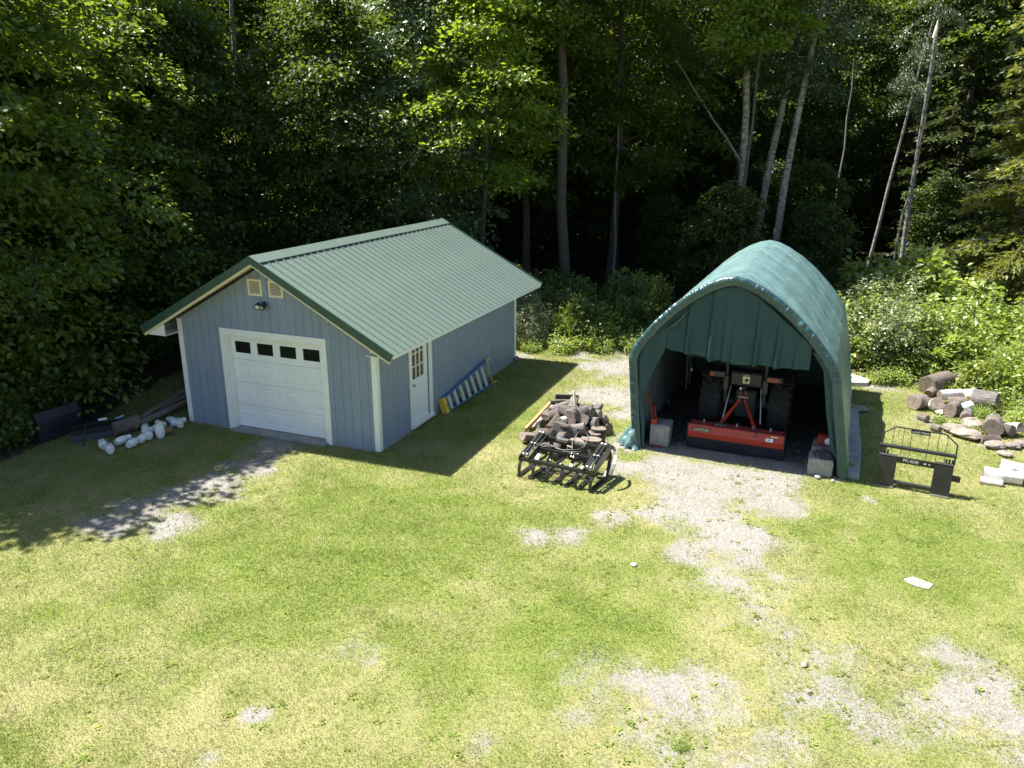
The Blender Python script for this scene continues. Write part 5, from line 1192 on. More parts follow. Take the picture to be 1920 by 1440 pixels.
TK = [(880, 500, 120, 0, 0, 'white tank lying nearest the camera, end of the row'), (800, 445, 125, 0, 0, 'white tank lying just behind the nearest one'), (945, 395, 60, 0, 0, 'white tank on its side, second back in the row'), (1110, 425, 82, 0, 0, 'white tank lying with its collar away, third along the row'),
      (1258, 365, 95, 0, 0, 'white tank lying with green-shadowed collar, mid row'), (1375, 320, 118, 0, 0, 'white tank with ringed base towards us in the middle cluster'), (1330, 235, 115, 0, .0, 'white tank behind the ring-based one in the cluster'), (1285, 265, 40, 0, 0, 'yellowed tank at the left of the middle cluster'), (1425, 230, 70, 0, 0, 'cream tank showing an open collar behind the cluster'),
      (1520, 275, 0, 90, 0, 'white tank standing upright with its valve on top'), (1655, 150, 50, 0, 0, 'white tank lying at the far end of the row'), (1725, 135, 140, 0, 0, 'white tank in the far pair nearest the garage corner'), (1782, 165, 128, 0, 0, 'white tank lying closest to the garage corner'), (1680, 225, 200, 0, 1, 'rusty brown tank among the white tanks')]
used = set()
for i, (x, y, yw, tl, rusty, lab) in enumerate(TK):
    src = tk1 if rusty else tk0
    if src in used: o = copy_tree(src)
    else: o = src; used.add(src)
    p = G(*z6(x, y)); a = math.radians(yw)
    o.scale = (.88,) * 3
    if tl < 45: o.matrix_world = Matrix.Translation(p + Vector((0, 0, .086))) @ Matrix.Rotation(a - math.pi / 2, 4, 'Z') @ Matrix.Rotation(-math.pi / 2 + .04 * (i % 3), 4, 'X') @ Matrix.Scale(.88, 4)
    else: o.matrix_world = Matrix.Translation(p)
    tag(o, lab, 'tank', 'tanks lying left of the garage')
# loader bucket
bu = empty('loader_bucket', G(158, 806), math.radians(243)); tag(bu, 'dark steel loader bucket with a white label at the forest edge', 'bucket')
bp_ = [(0, .0), (.72, .02), (.74, .045), (.30, .10), (.10, .22), (.06, .44), (.14, .62), (.10, .64), (.0, .46)]
sx_ = Matrix(((0, 1, 0, 0), (-1, 0, 0, 0), (0, 0, 1, 0), (0, 0, 0, 1)))
MB().extrude(bp_, 0.012, .95, sx_).build('bucket_shell', MT['navy_steel'], bu)
for y in (0, .952): MB().extrude([(0, .0), (.72, .02), (.50, .40), (.14, .64), (.0, .5)], y, y + .011, sx_).build('end_plate', MT['navy_steel'], bu)
lb = MB(); lb.box(-.001, .0, 0, 0, 0, 0) if False else None
text_part('white_label', 'BDF', .13, MT['letter_white'], bu, Matrix.Translation((.966, -.28, .20)) @ Matrix.Rotation(math.pi / 2, 4, 'Z') @ FACE)
MB().box(.0, .95, -.76, -.70, .018, .05).build('cutting_edge', MT['bare_steel'], bu)
# rear blade
rb = empty('rear_blade', G(185, 822), math.radians(33)); tag(rb, 'dark curved rear blade with a white tag beside the bucket', 'blade')
mbp = [(0, .0), (.02, .0), (-.02, .12), (-.02, .24), (.04, .36), (.02, .37), (-.05, .25), (-.05, .11)]
MB().extrude(mbp, -.5, .55, sx_).build('moldboard', MT['navy_steel'], rb)
MB().beam((0, .05, .2), (.05, .75, .26), .10, .10).build('boom', MT['navy_steel'], rb); MB().tube([(-.2, -.06, .34), (-.25, -.25, .30), (-.30, -.30, .10), (-.3, -.3, .0)], .018, 8).build('stand', MT['navy_steel'], rb)
MB().box(.05, .22, .02, .10, .375, .405, bev=.008).build('white_tag', MT['sticker_white'], rb)
# poles stacked along the garage's left wall
for i, (a, b_, r_, lab, mt) in enumerate([((262, 786), (358, 738), .07, 'long grey pole, topmost beside the garage\'s left wall', 'pole'), ((250, 800), (360, 748), .075, 'long grey pole nearest the tanks by the left wall', 'pole'), ((275, 778), (352, 730), .065, 'long pole farthest from the tanks by the left wall', 'pole')]):
    A = G(*a, .10 + .03 * i); Bp = G(*b_, .10 + .03 * i); d_ = (Bp - A).normalized(); Bp = A + d_ * 5.2; c = (A + Bp) / 2; rn = np.random.RandomState(i)
    mb = MB(); mb.tube([A.lerp(Bp, t) - c + Vector((rn.randn() * .01, rn.randn() * .01, 0)) for t in np.linspace(0, 1, 12)], [r_ * (1 - .2 * t) for t in np.linspace(0, 1, 12)], 10)
    o = mb.build('wooden_pole', MT[mt]); o.location = c; tag(o, lab, 'pole', 'poles by the left wall')
put_log('butt_log', 236, 797, .17, .55, .17, 50, 4, 'log with a reddish cut end beside the poles left of the garage', 'bark_brown', 'stump_red', seed=900)
pp = MB(); A = G(217, 786, .22); Bp = G(232, 780, .24); c = (A + Bp) / 2; pp.tube([A - c, Bp - c], .035, 10); o = pp.build('plastic_pipe', MT['pale_blue']); o.location = c; tag(o, 'short pale blue pipe lying on the poles by the butt log', 'pipe')
for k, (a, b_, lab) in enumerate([((80, 815), (108, 800), 'weathered board lying behind the bucket at the forest edge'), ((122, 790), (143, 778), 'short pale board in the dark behind the bucket')]):
    plank('board', G(*a, .12), G(*b_, .16), .14, .03, 'pole', lab)

# ------------------------------------------------------------------ trees and shrubs
def leaves_mesh(name, P, D, Nn, size, tint, mat, aspect=.36, fold=.10):
    """P base points, D pointing direction, Nn leaf normal (arrays), one folded kite per leaf"""
    D = D / (np.linalg.norm(D, axis=1, keepdims=True) + 1e-9)
    S = np.cross(D, Nn); S /= (np.linalg.norm(S, axis=1, keepdims=True) + 1e-9); Nn = np.cross(S, D)
    L = size[:, None]; n = len(P); V = np.empty((n * 4, 3))
    V[0::4] = P; V[1::4] = P + D * L * .48 + S * L * aspect + Nn * L * fold; V[2::4] = P + D * L - Nn * L * .06; V[3::4] = P + D * L * .48 - S * L * aspect + Nn * L * fold
    i = np.arange(n)[:, None] * 4
    F = np.concatenate([i + np.array([[0, 1, 2]]), i + np.array([[0, 2, 3]])], 0)
    me = np_mesh(name, V, F, {'tint': np.repeat(tint, 4)}); me.materials.append(mat); return me
def unit(a): return a / (np.linalg.norm(a, axis=-1, keepdims=True) + 1e-9)

def spray_leaves(rn, C, out, rad, per, leaf, flat=.22, droop=.3, jit=.55):
    """leaf positions for flat sprays centred on C and facing out"""
    n = len(C) * per
    c = np.repeat(C, per, 0); o = np.repeat(out, per, 0); r = np.repeat(rad, per)
    a = rn.rand(n) * 2 * math.pi; q = np.sqrt(rn.rand(n))
    off = np.stack([np.cos(a) * q, np.sin(a) * q, rn.randn(n) * flat], 1) * r[:, None]
    off[:, 2] -= droop * (q ** 2) * r * .6
    # tilt the spray so that it slopes down away from the trunk
    dd_ = (off[:, 0] * o[:, 0] + off[:, 1] * o[:, 1]); off[:, 2] -= dd_ * droop
    P = c + off
    D = unit(np.stack([off[:, 0], off[:, 1], np.zeros(n)], 1)) * .8 + o * .5 + rn.randn(n, 3) * jit; D[:, 2] -= droop * 1.2
    Nn = np.stack([rn.randn(n) * jit, rn.randn(n) * jit, np.ones(n)], 1)
    return P, D, Nn, leaf * (.65 + .7 * rn.rand(n))

def broadleaf(name, seed, h, cb, rad, nl, per, leaf, tr_r, leaf_m, bark_m, lean=0., bushy=.0, fill=60, limb_up=.35, flat=.2, peak=.42, wob=.05):
    rn = np.random.RandomState(seed); mb = MB(); zs = np.linspace(0, h * .96, 12)
    w = np.cumsum(rn.randn(12, 2) * wob * h / 12 * (1 if wob > .03 else 3), 0); w -= w[0]
    path = [Vector((w[i, 0] + lean * zs[i], w[i, 1], zs[i])) for i in range(12)]
    rr = [tr_r * (1.25 if i == 0 else 1) * (1 - .9 * (zs[i] / h) ** 1.1) + .015 for i in range(12)]
    mb.tube(path, rr, 9)
    tp = lambda z: np.array([np.interp(z, zs, [p[k] for p in path]) for k in range(3)])
    C = []; O = []
    for i in range(nl):
        t = (i + rn.rand()) / nl; z = cb + (h * .97 - cb) * t ** .9
        a = i * 2.39996 + rn.randn() * .3; tt = (z - cb) / (h - cb)
        R_ = rad * max(.12, 1 - (abs(tt - peak) / (peak if tt < peak else 1 - peak)) ** 2.2) ** .55 * (.7 + .5 * rn.rand())
        d = np.array([math.cos(a), math.sin(a), 0.]); p = tp(max(.3, z - R_ * limb_up * .8)); L = [p]
        ns = 6
        for k in range(1, ns + 1):
            s = k / ns; q = p + d * R_ * s + np.array([0, 0, R_ * (limb_up * s * 1.7 - (limb_up + .25) * s * s)]) + rn.randn(3) * .05 * R_; L.append(q)
            if s > .3 or tt > .8:
                C.append(q); O.append(d)
                for _ in range(1 + int(s > .5)):
                    sd = np.array([-d[1], d[0], 0]) * (rn.rand() - .5) * R_ * (.9 if s > .4 else .5); C.append(q + sd + np.array([0, 0, rn.randn() * .14 - .05])); O.append(unit(d + sd * .4))
        mb.tube([Vector(x) for x in L], [max(.012, tr_r * .30 * (1 - .9 * k / ns) * (1 - .6 * tt)) for k in range(ns + 1)], 5, cap=False)
    for _ in range(fill):
        tt = rn.rand(); a = rn.rand() * 6.28; q = rad * (1 - abs(tt - peak) ** 1.5) * math.sqrt(rn.rand()) * .8; z = cb + (h - cb) * tt; b0 = tp(z); d = np.array([math.cos(a), math.sin(a), 0.])
        C.append(b0 + d * q); O.append(d)
    C = np.array(C); O = np.array(O); k = rad / 3.2
    P, D, Nn, S = spray_leaves(rn, C, O, (.34 + .36 * rn.rand(len(C))) * (.75 + .3 * k), per, leaf, flat)
    tint = np.clip(np.repeat(rn.rand(len(C)) * .55 + .15, per) + (rn.rand(len(P)) - .5) * .5, 0, 1)
    tm = mb.mesh(name + '_trunk'); tm.materials.append(MT[bark_m])
    return tm, leaves_mesh(name + '_crown', P, D, Nn, S, tint, MT[leaf_m])

def conifer(name, seed, h, cb, rad, tr_r, leaf_m, bark_m, dens=1.0, leaf=.20, dead=0):
    rn = np.random.RandomState(seed); mb = MB(); mb.tube([Vector((0, 0, z)) for z in np.linspace(0, h, 10)], [tr_r * (1 - .93 * t) * (1.2 if t == 0 else 1) + .008 for t in np.linspace(0, 1, 10)], 9)
    P = []; D = []; N_ = []; z = cb
    dm = MB()
    while z < h - .1:
        t = (z - cb) / (h - cb); nb = 6 + int(rn.rand() * 3)
        for i in range(nb):
            a = rn.rand() * 6.28; R_ = rad * (1 - t) ** .8 * (.65 + .5 * rn.rand()) + .12; d = np.array([math.cos(a), math.sin(a), 0.]); sd = np.array([-d[1], d[0], 0.])
            L = [np.array([0, 0, z])]; ns = 5
            for k in range(1, ns + 1):
                s = k / ns; L.append(np.array([0, 0, z]) + d * R_ * s + np.array([0, 0, R_ * (-.10 * s - .38 * s * s + .20 * s ** 3)]) + rn.randn(3) * .02 * R_)
            mb.tube([Vector(q) for q in L], [max(.006, tr_r * .16 * (1 - t) * (1 - .85 * k / ns)) for k in range(ns + 1)], 4, cap=False)
            m_ = int(34 * R_ * dens) + 6
            s = rn.rand(m_) ** .6; c = np.array([[np.interp(q, np.linspace(0, 1, ns + 1), [x[k] for x in L]) for k in range(3)] for q in s])
            side = (rn.rand(m_) - .5) * 2; spread = .42 * R_ * (1.15 - s) + .08
            p = c + sd * (side * spread * rn.rand(m_))[:, None]; p[:, 2] -= .05 * rn.rand(m_) + np.abs(side) * .06
            P.append(p); D.append(d * .8 + sd * (side * .9)[:, None] + np.array([0, 0, -.28]) + rn.randn(m_, 3) * .22); N_.append(np.array([0, 0, 1.]) + rn.randn(m_, 3) * .45)
        z += .24 + .26 * rn.rand() * (1 + h / 30)
    P = np.concatenate(P); D = np.concatenate(D); N_ = np.concatenate(N_); n = len(P)
    # two crossing slips per twig give the twig its body
    P2 = np.concatenate([P, P]); D2 = np.concatenate([D, D + rn.randn(n, 3) * .5]); N2 = np.concatenate([N_, np.cross(N_, unit(D)) + rn.randn(n, 3) * .3])
    tint = np.clip(.5 + rn.randn(2 * n) * .25, 0, 1)
    tm = mb.mesh(name + '_trunk'); tm.materials.append(MT[bark_m])
    return tm, leaves_mesh(name + '_crown', P2, D2, N2, leaf * (.6 + .8 * rn.rand(2 * n)), tint, MT[leaf_m], .20, .04)

def shrub(name, seed, h, rad, nst, per, leaf, leaf_m, flat=.35, aspect=.38, up=.2):
    rn = np.random.RandomState(seed); mb = MB(); C = []; O = []
    for i in range(nst):
        a = rn.rand() * 6.28; q = math.sqrt(rn.rand()) * rad; hh = h * (1 - .55 * (q / rad) ** 2) * (.5 + .65 * rn.rand() + .25 * (rn.rand() > .88)); d = np.array([math.cos(a), math.sin(a), 0.])
        b0 = d * q * .35; tip = d * q + np.array([0, 0, hh]); L = [b0 + (tip - b0) * s + np.array([0, 0, .1 * math.sin(s * 3)]) for s in np.linspace(0, 1, 4)]
        mb.tube([Vector(x) for x in L], [.014, .011, .008, .004], 4, cap=False)
        for s in (.25, .45, .62, .78, .92, 1.0):
            if rn.rand() < .85: C.append(b0 + (tip - b0) * s + rn.randn(3) * .06); O.append(unit(d + rn.randn(3) * .4))
    C = np.array(C); O = np.array(O); O[:, 2] = 0
    P, D, Nn, S = spray_leaves(rn, C, O, .10 + .20 * rn.rand(len(C)) * min(1.3, h), per, leaf, flat, .15, .6)
    D[:, 2] += up; ok = P[:, 2] > .0; 
    tint = np.clip(np.repeat(rn.rand(len(C)) * .5 + .2, per) + (rn.rand(len(P)) - .5) * .5, 0, 1)
    tm = mb.mesh(name + '_stem'); tm.materials.append(MT['twig'])
    return tm, leaves_mesh(name + '_leaves', P[ok], D[ok], Nn[ok], S[ok], tint[ok], MT[leaf_m], aspect)

PROTO = {
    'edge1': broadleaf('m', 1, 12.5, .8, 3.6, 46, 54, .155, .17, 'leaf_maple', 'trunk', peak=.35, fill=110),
    'edge3': broadleaf('m', 31, 12.5, .8, 3.6, 46, 54, .165, .15, 'leaf_painted_sun', 'trunk', peak=.38, fill=100),
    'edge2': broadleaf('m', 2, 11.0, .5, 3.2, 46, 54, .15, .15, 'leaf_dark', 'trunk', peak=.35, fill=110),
    'maple1': broadleaf('m', 3, 17, 4.2, 3.9, 48, 46, .16, .155, 'leaf_maple', 'trunk', fill=70),
    'maple2': broadleaf('m', 4, 15, 3.0, 3.4, 44, 46, .155, .17, 'leaf_dark', 'trunk', fill=60),
    'ash': broadleaf('m', 5, 12, 1.4, 2.6, 40, 40, .155, .12, 'leaf_ash', 'trunk_grey', fill=50, limb_up=.5),
    'bright': broadleaf('m', 6, 11, 4.5, 2.6, 26, 44, .15, .10, 'leaf_strong_painted_sun', 'trunk', fill=24),
    'bright2': broadleaf('m', 16, 12.8, 9.0, 1.9, 16, 40, .15, .07, 'leaf_strong_painted_sun', 'trunk', fill=10, wob=.02),
    'tall': broadleaf('m', 7, 22, 9.5, 4.0, 40, 46, .17, .20, 'leaf_maple', 'trunk', lean=-.04, fill=60, wob=.02),
    'birch1': broadleaf('m', 8, 20, 8.5, 2.6, 30, 44, .10, .155, 'leaf_birch', 'birch_bark', fill=40, wob=.012),
    'birch2': broadleaf('m', 9, 19, 8.0, 2.4, 28, 44, .10, .15, 'leaf_birch', 'birch_bark', lean=.10, fill=40, wob=.012),
    'sapling': broadleaf('m', 10, 6.0, .9, 1.7, 24, 36, .14, .045, 'leaf_dark', 'trunk', fill=22, limb_up=.2),
    'spruce1': conifer('m', 11, 15, 1.0, 2.9, .20, 'leaf_spruce_painted_sun', 'trunk_grey', 1.35, .22),
    'spruce2': conifer('m', 12, 13, .8, 2.2, .16, 'leaf_needle_painted_shade', 'trunk', 1.1, .21),
    'bare_spruce': conifer('m', 13, 18, 7, 2.2, .15, 'leaf_dark', 'trunk', 1.0, .22),
    'sh_light': shrub('m', 21, 1.7, 1.1, 46, 14, .125, 'leaf_shrub'),
    'sh_grey': shrub('m', 22, 1.9, 1.1, 75, 19, .062, 'leaf_grey'),
    'sh_dark': shrub('m', 23, 1.5, 1.1, 48, 14, .125, 'leaf_under'),
    'sh_yellow': shrub('m', 24, .9, .7, 34, 15, .12, 'leaf_yellow'),
    'sh_fern': shrub('m', 25, 1.0, .9, 60, 18, .13, 'leaf_shrub', .4, .13, .5),
    'sh_maple': shrub('m', 26, 2.6, 1.2, 48, 17, .20, 'leaf_shrub'),
    'weed': shrub('m', 27, .45, .35, 26, 10, .07, 'leaf_shrub', .4, .25, .4),
}
LEANS = {'birch2': .10}; PROTO_Z = 2.7
def px_of(x, y):
    v = Vector((x, y, -CAM_H)); return 960 + FPX * v.dot(_R2) / v.dot(_F)
def zone(x, y, table):
    p = px_of(x, y)
    for lim, txt in table:
        if p < lim: return txt
ZW = [(0, 'beyond the left picture edge'), (200, 'in the upper left corner'), (400, 'left of the garage roof peak'), (600, 'above the garage roof\'s front half'), (820, 'above the garage roof\'s rear half'), (1000, 'left of the thickest trunk'), (1150, 'right of the thickest trunk'), (1370, 'left of the three birches'), (1520, 'behind the three birches'), (1700, 'right of the three birches'), (1920, 'in the upper right corner'), (9e9, 'beyond the right picture edge')]
ZM = [(1030, 'near the garage\'s far corner'), (1110, 'below the thickest trunk'), (9e9, 'next to the shelter')]
ZR = [(1680, 'close to the shelter wall'), (1790, 'left of the stump heap'), (1900, 'behind the stump heap'), (9e9, 'at the right picture edge')]
def plant(kind, name, x, y, s, rz, label, cat, group=None, tilt=(0, 0), z=0.0, sz=None):
    tm, cm_ = PROTO[kind]; e = empty(name, (x - LEANS.get(kind, 0) * s * (PROTO_Z if name == 'birch_tree' else 0), y, z - .03), rz)
    e.rotation_euler = (tilt[0], tilt[1], rz); e.scale = (s, s, sz or s)
    mobj('trunk' if cat == 'tree' else 'stem', tm, e); mobj('crown' if cat == 'tree' else 'foliage', cm_, e)
    tag(e, label, cat, group); return e
RT_ = random.Random(77)
# trees that stand out in the photograph
b0 = G(1060, 578); plant('tall', 'maple_tree', b0.x, b0.y, 1.0, .3, 'tall maple with thick brown trunk just right of the garage roof', 'tree')
plant('maple1', 'maple_tree', *PY(1142, 500, 33).xy, 1.1, 2.0, 'straight grey-trunked maple right of the thickest trunk', 'tree')
plant('birch1', 'birch_tree', *PY(1393, 440, 29.5).xy, 1.0, 1.0, 'leftmost of three white birches behind the shelter', 'tree')
plant('birch2', 'birch_tree', *PY(1418, 440, 30.2).xy, 1.0, .1, 'middle white birch leaning right behind the shelter', 'tree', tilt=(0, .03))
plant('birch2', 'birch_tree', *PY(1460, 440, 28.6).xy, .95, -.2, 'rightmost white birch, brightest trunk behind the shelter', 'tree', tilt=(0, -.01))
plant('birch2', 'birch_tree', *PY(1635, 440, 32).xy, .42, .15, 'slim leaning birch between the shelter and the right spruce', 'tree', tilt=(0, .09), sz=.9)
plant('ash', 'ash_tree', *PY(800, 400, 27.5).xy, 1.0, 1.0, 'grey-green ash with glinting leaves above the garage ridge', 'tree')
plant('bright', 'maple_tree', *PY(905, 400, 27.2).xy, 1.05, .4, 'young maple with a bright yellow-green patch above the roof', 'tree')
plant('bright2', 'maple_tree', *PY(1378, 400, 27.5).xy, 1.0, 2.6, 'young maple whose lit leaves hang before the left birch', 'tree')
plant('spruce1', 'spruce_tree', 16.1, 24.0, 1.0, .6, 'sunlit yellow-green spruce at the right edge of the picture', 'tree')
plant('spruce2', 'spruce_tree', 20.0, 31.0, 1.25, 2.2, 'spruce behind the sunlit one at the upper right', 'tree')
plant('spruce2', 'spruce_tree', *PY(1800, 300, 36).xy, 1.25, 1.2, 'dark spruce left of the sunlit spruce, farther back', 'tree')
# left wall of maples
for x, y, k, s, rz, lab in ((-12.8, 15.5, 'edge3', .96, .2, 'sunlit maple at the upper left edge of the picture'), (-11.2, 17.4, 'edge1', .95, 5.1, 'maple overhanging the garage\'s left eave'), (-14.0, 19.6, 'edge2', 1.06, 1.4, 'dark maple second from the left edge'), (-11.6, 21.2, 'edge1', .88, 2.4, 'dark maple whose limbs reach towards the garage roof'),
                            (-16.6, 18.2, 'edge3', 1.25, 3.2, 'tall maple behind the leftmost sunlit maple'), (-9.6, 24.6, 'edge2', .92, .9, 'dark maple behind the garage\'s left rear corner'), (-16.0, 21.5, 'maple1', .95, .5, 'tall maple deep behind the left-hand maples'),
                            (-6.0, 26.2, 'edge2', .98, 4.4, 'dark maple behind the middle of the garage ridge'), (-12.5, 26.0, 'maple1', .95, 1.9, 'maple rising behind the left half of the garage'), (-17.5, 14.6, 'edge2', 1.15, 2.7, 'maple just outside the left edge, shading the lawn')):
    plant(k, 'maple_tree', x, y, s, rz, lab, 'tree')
# snag
sn = PY(1700, 440, 31); tp_ = PY(1752, 70, 31) - Vector((sn.x, sn.y, 0)); sg = MB(); n_ = 10
sg.tube([Vector((tp_.x * t ** 1.2, .1 * math.sin(t * 5), tp_.z * t)) for t in np.linspace(0, 1, n_)], [.10 - .035 * t for t in np.linspace(0, 1, n_)], 9)
e = empty('dead_birch', (sn.x, sn.y, 0)); sg.build('trunk', MT['birch_bark'], e); MB().tube([(tp_.x, 0, tp_.z - .02), (tp_.x + .05, .03, tp_.z + .35), (tp_.x + .06, .05, tp_.z + .6)], [.09, .06, .01], 6).build('splintered_top', MT['stake'], e)
tag(e, 'broken dead birch with a splintered pale top at upper right', 'tree')
# leaning bare pole trees
for a, b_, Y, r_, lab in (((1150, 480), (1160, 200), 31, .07, 'thin bare trunk just right of the grey-trunked maple'), ((1388, 300), (1290, 150), 28.8, .05, 'bare leaning trunk crossing left of the birches'), ((1568, 380), (1590, 200), 33, .06, 'thin bare trunk right of the birches'), ((1680, 470), (1720, 290), 30, .06, 'thin bare leaning trunk left of the sunlit spruce'), ((445, 300), (432, 0), 29, .14, 'dark bare trunk above the garage\'s left eave')):
    A = PY(*a, Y); Bp = PY(*b_, Y + .5); d_ = (Bp - A); 
    if abs(d_.z) > .1: A = A - d_ * (A.z / d_.z) if a[0] != 1388 else A
    c = A.copy(); mb = MB(); Bq = A + (Bp - A) * 1.25; rn = np.random.RandomState(int(a[0]))
    mb.tube([A.lerp(Bq, t) - c + Vector((rn.randn() * .04, 0, 0)) for t in np.linspace(0, 1, 9)], [r_ * (1 - .6 * t) for t in np.linspace(0, 1, 9)], 7)
    o = mb.build('bare_trunk', MT['trunk_grey']); o.location = c; tag(o, lab, 'tree')
# the wood behind
KINDS = ['maple1', 'maple2', 'maple1', 'bare_spruce', 'maple2', 'ash', 'spruce2']
placed = [(o.location.x, o.location.y) for o in COL.objects if o.get('category') == 'tree']
cnt = 0; tries = 0
while cnt < 96 and tries < 6000:
    tries += 1
    y = 26.5 + 40 * RT_.random() ** 1.25; x = RT_.uniform(-.80 * y - 4, .80 * y + 5)
    if x < -6 and y < 29: continue
    if any((x - a) ** 2 + (y - b_) ** 2 < (2.5 + .03 * y) ** 2 for a, b_ in placed): continue
    if -2 < x < 13 and y < 30: continue
    if 9 < x < 21 and y < 33: continue
    placed.append((x, y)); k = KINDS[cnt % len(KINDS)]; cnt += 1
    cn = k in ('bare_spruce', 'spruce2')
    plant(k, 'forest_conifer' if cn else 'forest_tree', x, y, RT_.uniform(.85, 1.2) * (1 + (y - 26) * .006), RT_.uniform(0, 6.28), ('slim conifer' if cn else {'maple1': 'broad-leaved maple', 'maple2': 'dark-leaved maple', 'ash': 'grey-leaved ash'}[k]) + (' at the front of' if y < 38 else ' far back in') + ' the wood ' + zone(x, y, ZW), 'tree', 'conifers in the wood' if cn else 'leafy trees in the wood', (RT_.uniform(-.03, .03), RT_.uniform(-.03, .03)))
# understorey saplings
for i in range(46):
    y = RT_.uniform(25.5, 44); x = RT_.uniform(-.6 * y, .62 * y)
    if (x < -7 and y < 27): continue
    if 0 < x / y < .17 and y < 36: continue
    plant('sapling', 'sapling', x, y, RT_.uniform(.5, 1.1), RT_.uniform(0, 6), 'shaded sapling under the trees ' + zone(x, y, ZW), 'tree', 'saplings under the trees')
for i in range(12):
    y = RT_.uniform(13.5, 24); x = -10.9 - RT_.random() * 3 - max(0, 15 - y) * .4
    plant('sapling', 'sapling', x, y, RT_.uniform(.45, .8), RT_.uniform(0, 6), 'dark sapling at the forest edge left of the garage', 'tree', 'saplings at the left forest edge')
# shrubs between garage and shelter
for i in range(46):
    px = RT_.uniform(965, 1230); py = RT_.uniform(575, 650); p = G(px, py)
    if p.y > 30: p *= 30 / p.y
    k = RT_.choice(['sh_dark', 'sh_dark', 'sh_light', 'sh_fern', 'sh_dark'])
    plant(k, 'bush', p.x, p.y, RT_.uniform(.5, .95), RT_.uniform(0, 6), {'sh_dark': 'dark green bush', 'sh_light': 'light green bush', 'sh_fern': 'feathery fern-like bush'}[k] + ' in the middle bank ' + zone(p.x, p.y, ZM), 'bush', {'sh_dark': 'dark', 'sh_light': 'light', 'sh_fern': 'feathery'}[k] + ' bushes between garage and shelter', z=.0, sz=RT_.uniform(.45, 1.15))
for i in range(8):
    p = G(RT_.uniform(968, 1020), RT_.uniform(600, 650)); plant('sh_grey', 'bush', p.x, p.y, RT_.uniform(.5, .75), RT_.uniform(0, 6), 'pale small-leaved bush just behind the garage\'s far corner', 'bush', 'pale bushes at the garage corner')
# shrubs along the right: (pixel of base, kind, scale, label)
RS = [(1640, 690, 'sh_grey', 1.25, 'grey-green rounded bush beside the shelter\'s right rear'), (1610, 670, 'sh_grey', 1.1, 'grey-green bush touching the shelter\'s right wall'), (1700, 640, 'sh_maple', 1.15, 'tall bush with broad pale leaves in the right bank'), (1745, 645, 'sh_maple', 1.15, 'tall broad-leaved bush right of the tallest one'), (1680, 650, 'sh_light', 1.2, 'light green bush between the grey bush and the tall one'),
      (1800, 660, 'sh_grey', 1.0, 'grey-green bush in the middle of the right bank'), (1850, 640, 'sh_grey', 1.1, 'grey-green bush near the spruce trunk'), (1840, 740, 'sh_yellow', 1.0, 'yellow-leaved bush just behind the stump heap'), (1800, 715, 'sh_yellow', .9, 'yellow-green bush behind the large brown log'), (1590, 640, 'sh_dark', 1.0, 'dark bush hugging the shelter\'s right rear')]
for px, py, k, s, lab in RS:
    p = G(px, py); plant(k, 'bush', p.x, p.y, s, RT_.uniform(0, 6), lab, 'bush')
for i in range(96):
    t = RT_.random(); px = 1600 + 420 * t; lo = 690 + 40 * t + (55 * max(0, t - .5) / .5); py = RT_.uniform(615, lo)
    p = G(px, py); k = RT_.choice(['sh_light', 'sh_light', 'sh_fern', 'sh_fern', 'sh_light', 'sh_grey', 'sh_light'])
    plant(k, 'bush', p.x, p.y, RT_.uniform(.65, 1.15) * (1.0 if k != 'sh_grey' else .75), RT_.uniform(0, 6), {'sh_dark': 'dark green bush', 'sh_light': 'light green leafy bush', 'sh_fern': 'feathery fern-like bush', 'sh_grey': 'small-leaved grey-green bush'}[k] + ' in the sunny bank ' + zone(p.x, p.y, ZR), 'bush', k[3:] + ' bushes in the right-hand bank')
for i in range(26):
    t = RT_.random(); px = 1560 + 420 * t; p = G(px, RT_.uniform(575, 640)); 
    if p.y > 31: p *= 31 / p.y
    plant(RT_.choice(['sh_light', 'sh_maple', 'sh_grey', 'sh_dark']), 'bush', p.x, p.y, RT_.uniform(.7, 1.05), RT_.uniform(0, 6), 'bush at the back of the right bank ' + zone(p.x, p.y, ZR), 'bush', 'bushes at the back of the right bank')
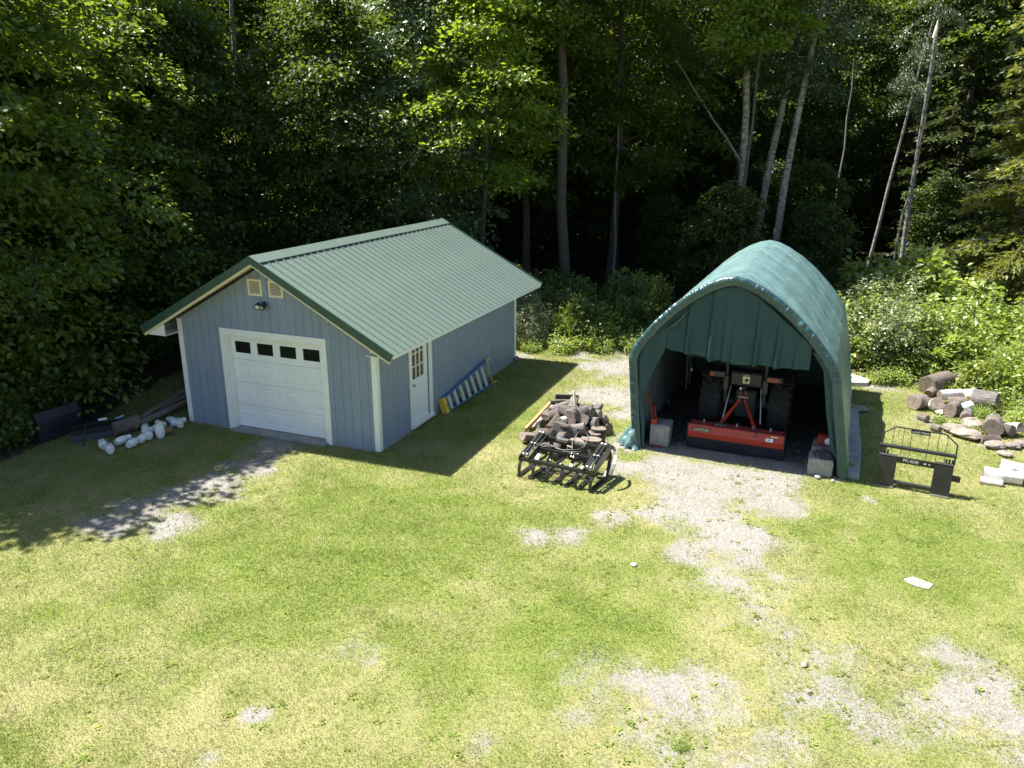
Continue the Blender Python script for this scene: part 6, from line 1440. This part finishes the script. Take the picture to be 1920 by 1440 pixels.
for i in range(24):
    y = RT_.uniform(13.8, 23.5); x = -10.4 - RT_.random() * 1.8 - max(0, 15.5 - y) * .25
    plant('sh_dark', 'bush', x, y, RT_.uniform(.6, 1.0), RT_.uniform(0, 6), 'dark bush at the shaded forest edge left of the garage', 'bush', 'bushes at the left forest edge')
for px, py, s in ((1100, 812, .6), (1062, 832, .5), (1190, 700, .5), (1845, 780, .6), (1800, 800, .4), (1830, 812, .4), (1770, 740, .7), (1275, 1400, .22), (1590, 880, .4), (1605, 690, .8)):
    p = G(px, py, .0); plant('weed', 'weed', p.x, p.y, s, RT_.uniform(0, 6), {1100: 'small green weed growing among the log rounds', 1062: 'green weed behind the grapple\'s middle', 1190: 'weed beside the shelter\'s left rear', 1845: 'tall weed sprouting in the stump heap', 1800: 'weed in front of the brown barked round', 1830: 'weed at the foot of the big right round', 1770: 'weed left of the large brown log', 1275: 'bright green weed tuft at the bottom of the lawn', 1590: 'weed beside the concrete strip\'s near end', 1605: 'weed at the shelter\'s right rear corner'}[px], 'weed')
for i in range(44):
    if i < 18: px, py = RT_.uniform(970, 1200), RT_.uniform(640, 662)
    elif i > 35: px, py = z7(RT_.uniform(500, 1500), RT_.uniform(500, 950))
    else: t = RT_.random(); px = 1620 + 330 * t; py = 705 + 45 * t + 55 * max(0, t - .5) / .5 + RT_.uniform(-12, 12)
    p = G(px, py); plant('weed', 'weed', p.x, p.y, RT_.uniform(.6, 1.3) * (.4 if i > 35 else 1), RT_.uniform(0, 6), 'low weed at the foot of the bank between garage and shelter' if i < 18 else ('low weed growing between the stumps of the right-hand heap' if i > 35 else 'low weed at the foot of the sunny right-hand bank'), 'weed', 'weeds below the middle bank' if i < 18 else ('weeds in the stump heap' if i > 35 else 'weeds below the right bank'))
# far wood: one mass of foliage behind the last trees
rn = np.random.RandomState(9); n = 60000
aa = rn.uniform(-.95, .95, n); dd2 = rn.uniform(66, 80, n); P = np.stack([np.sin(aa) * dd2, np.cos(aa) * dd2, 26 * rn.rand(n)], 1)
me = leaves_mesh('far_wood', P, rn.randn(n, 3), rn.randn(n, 3), .7 + .8 * rn.rand(n), rn.rand(n), MT['leaf_dark']); tag(mobj('far_wood', me), 'unbroken dark foliage of the wood far behind', 'wood', kind='stuff')
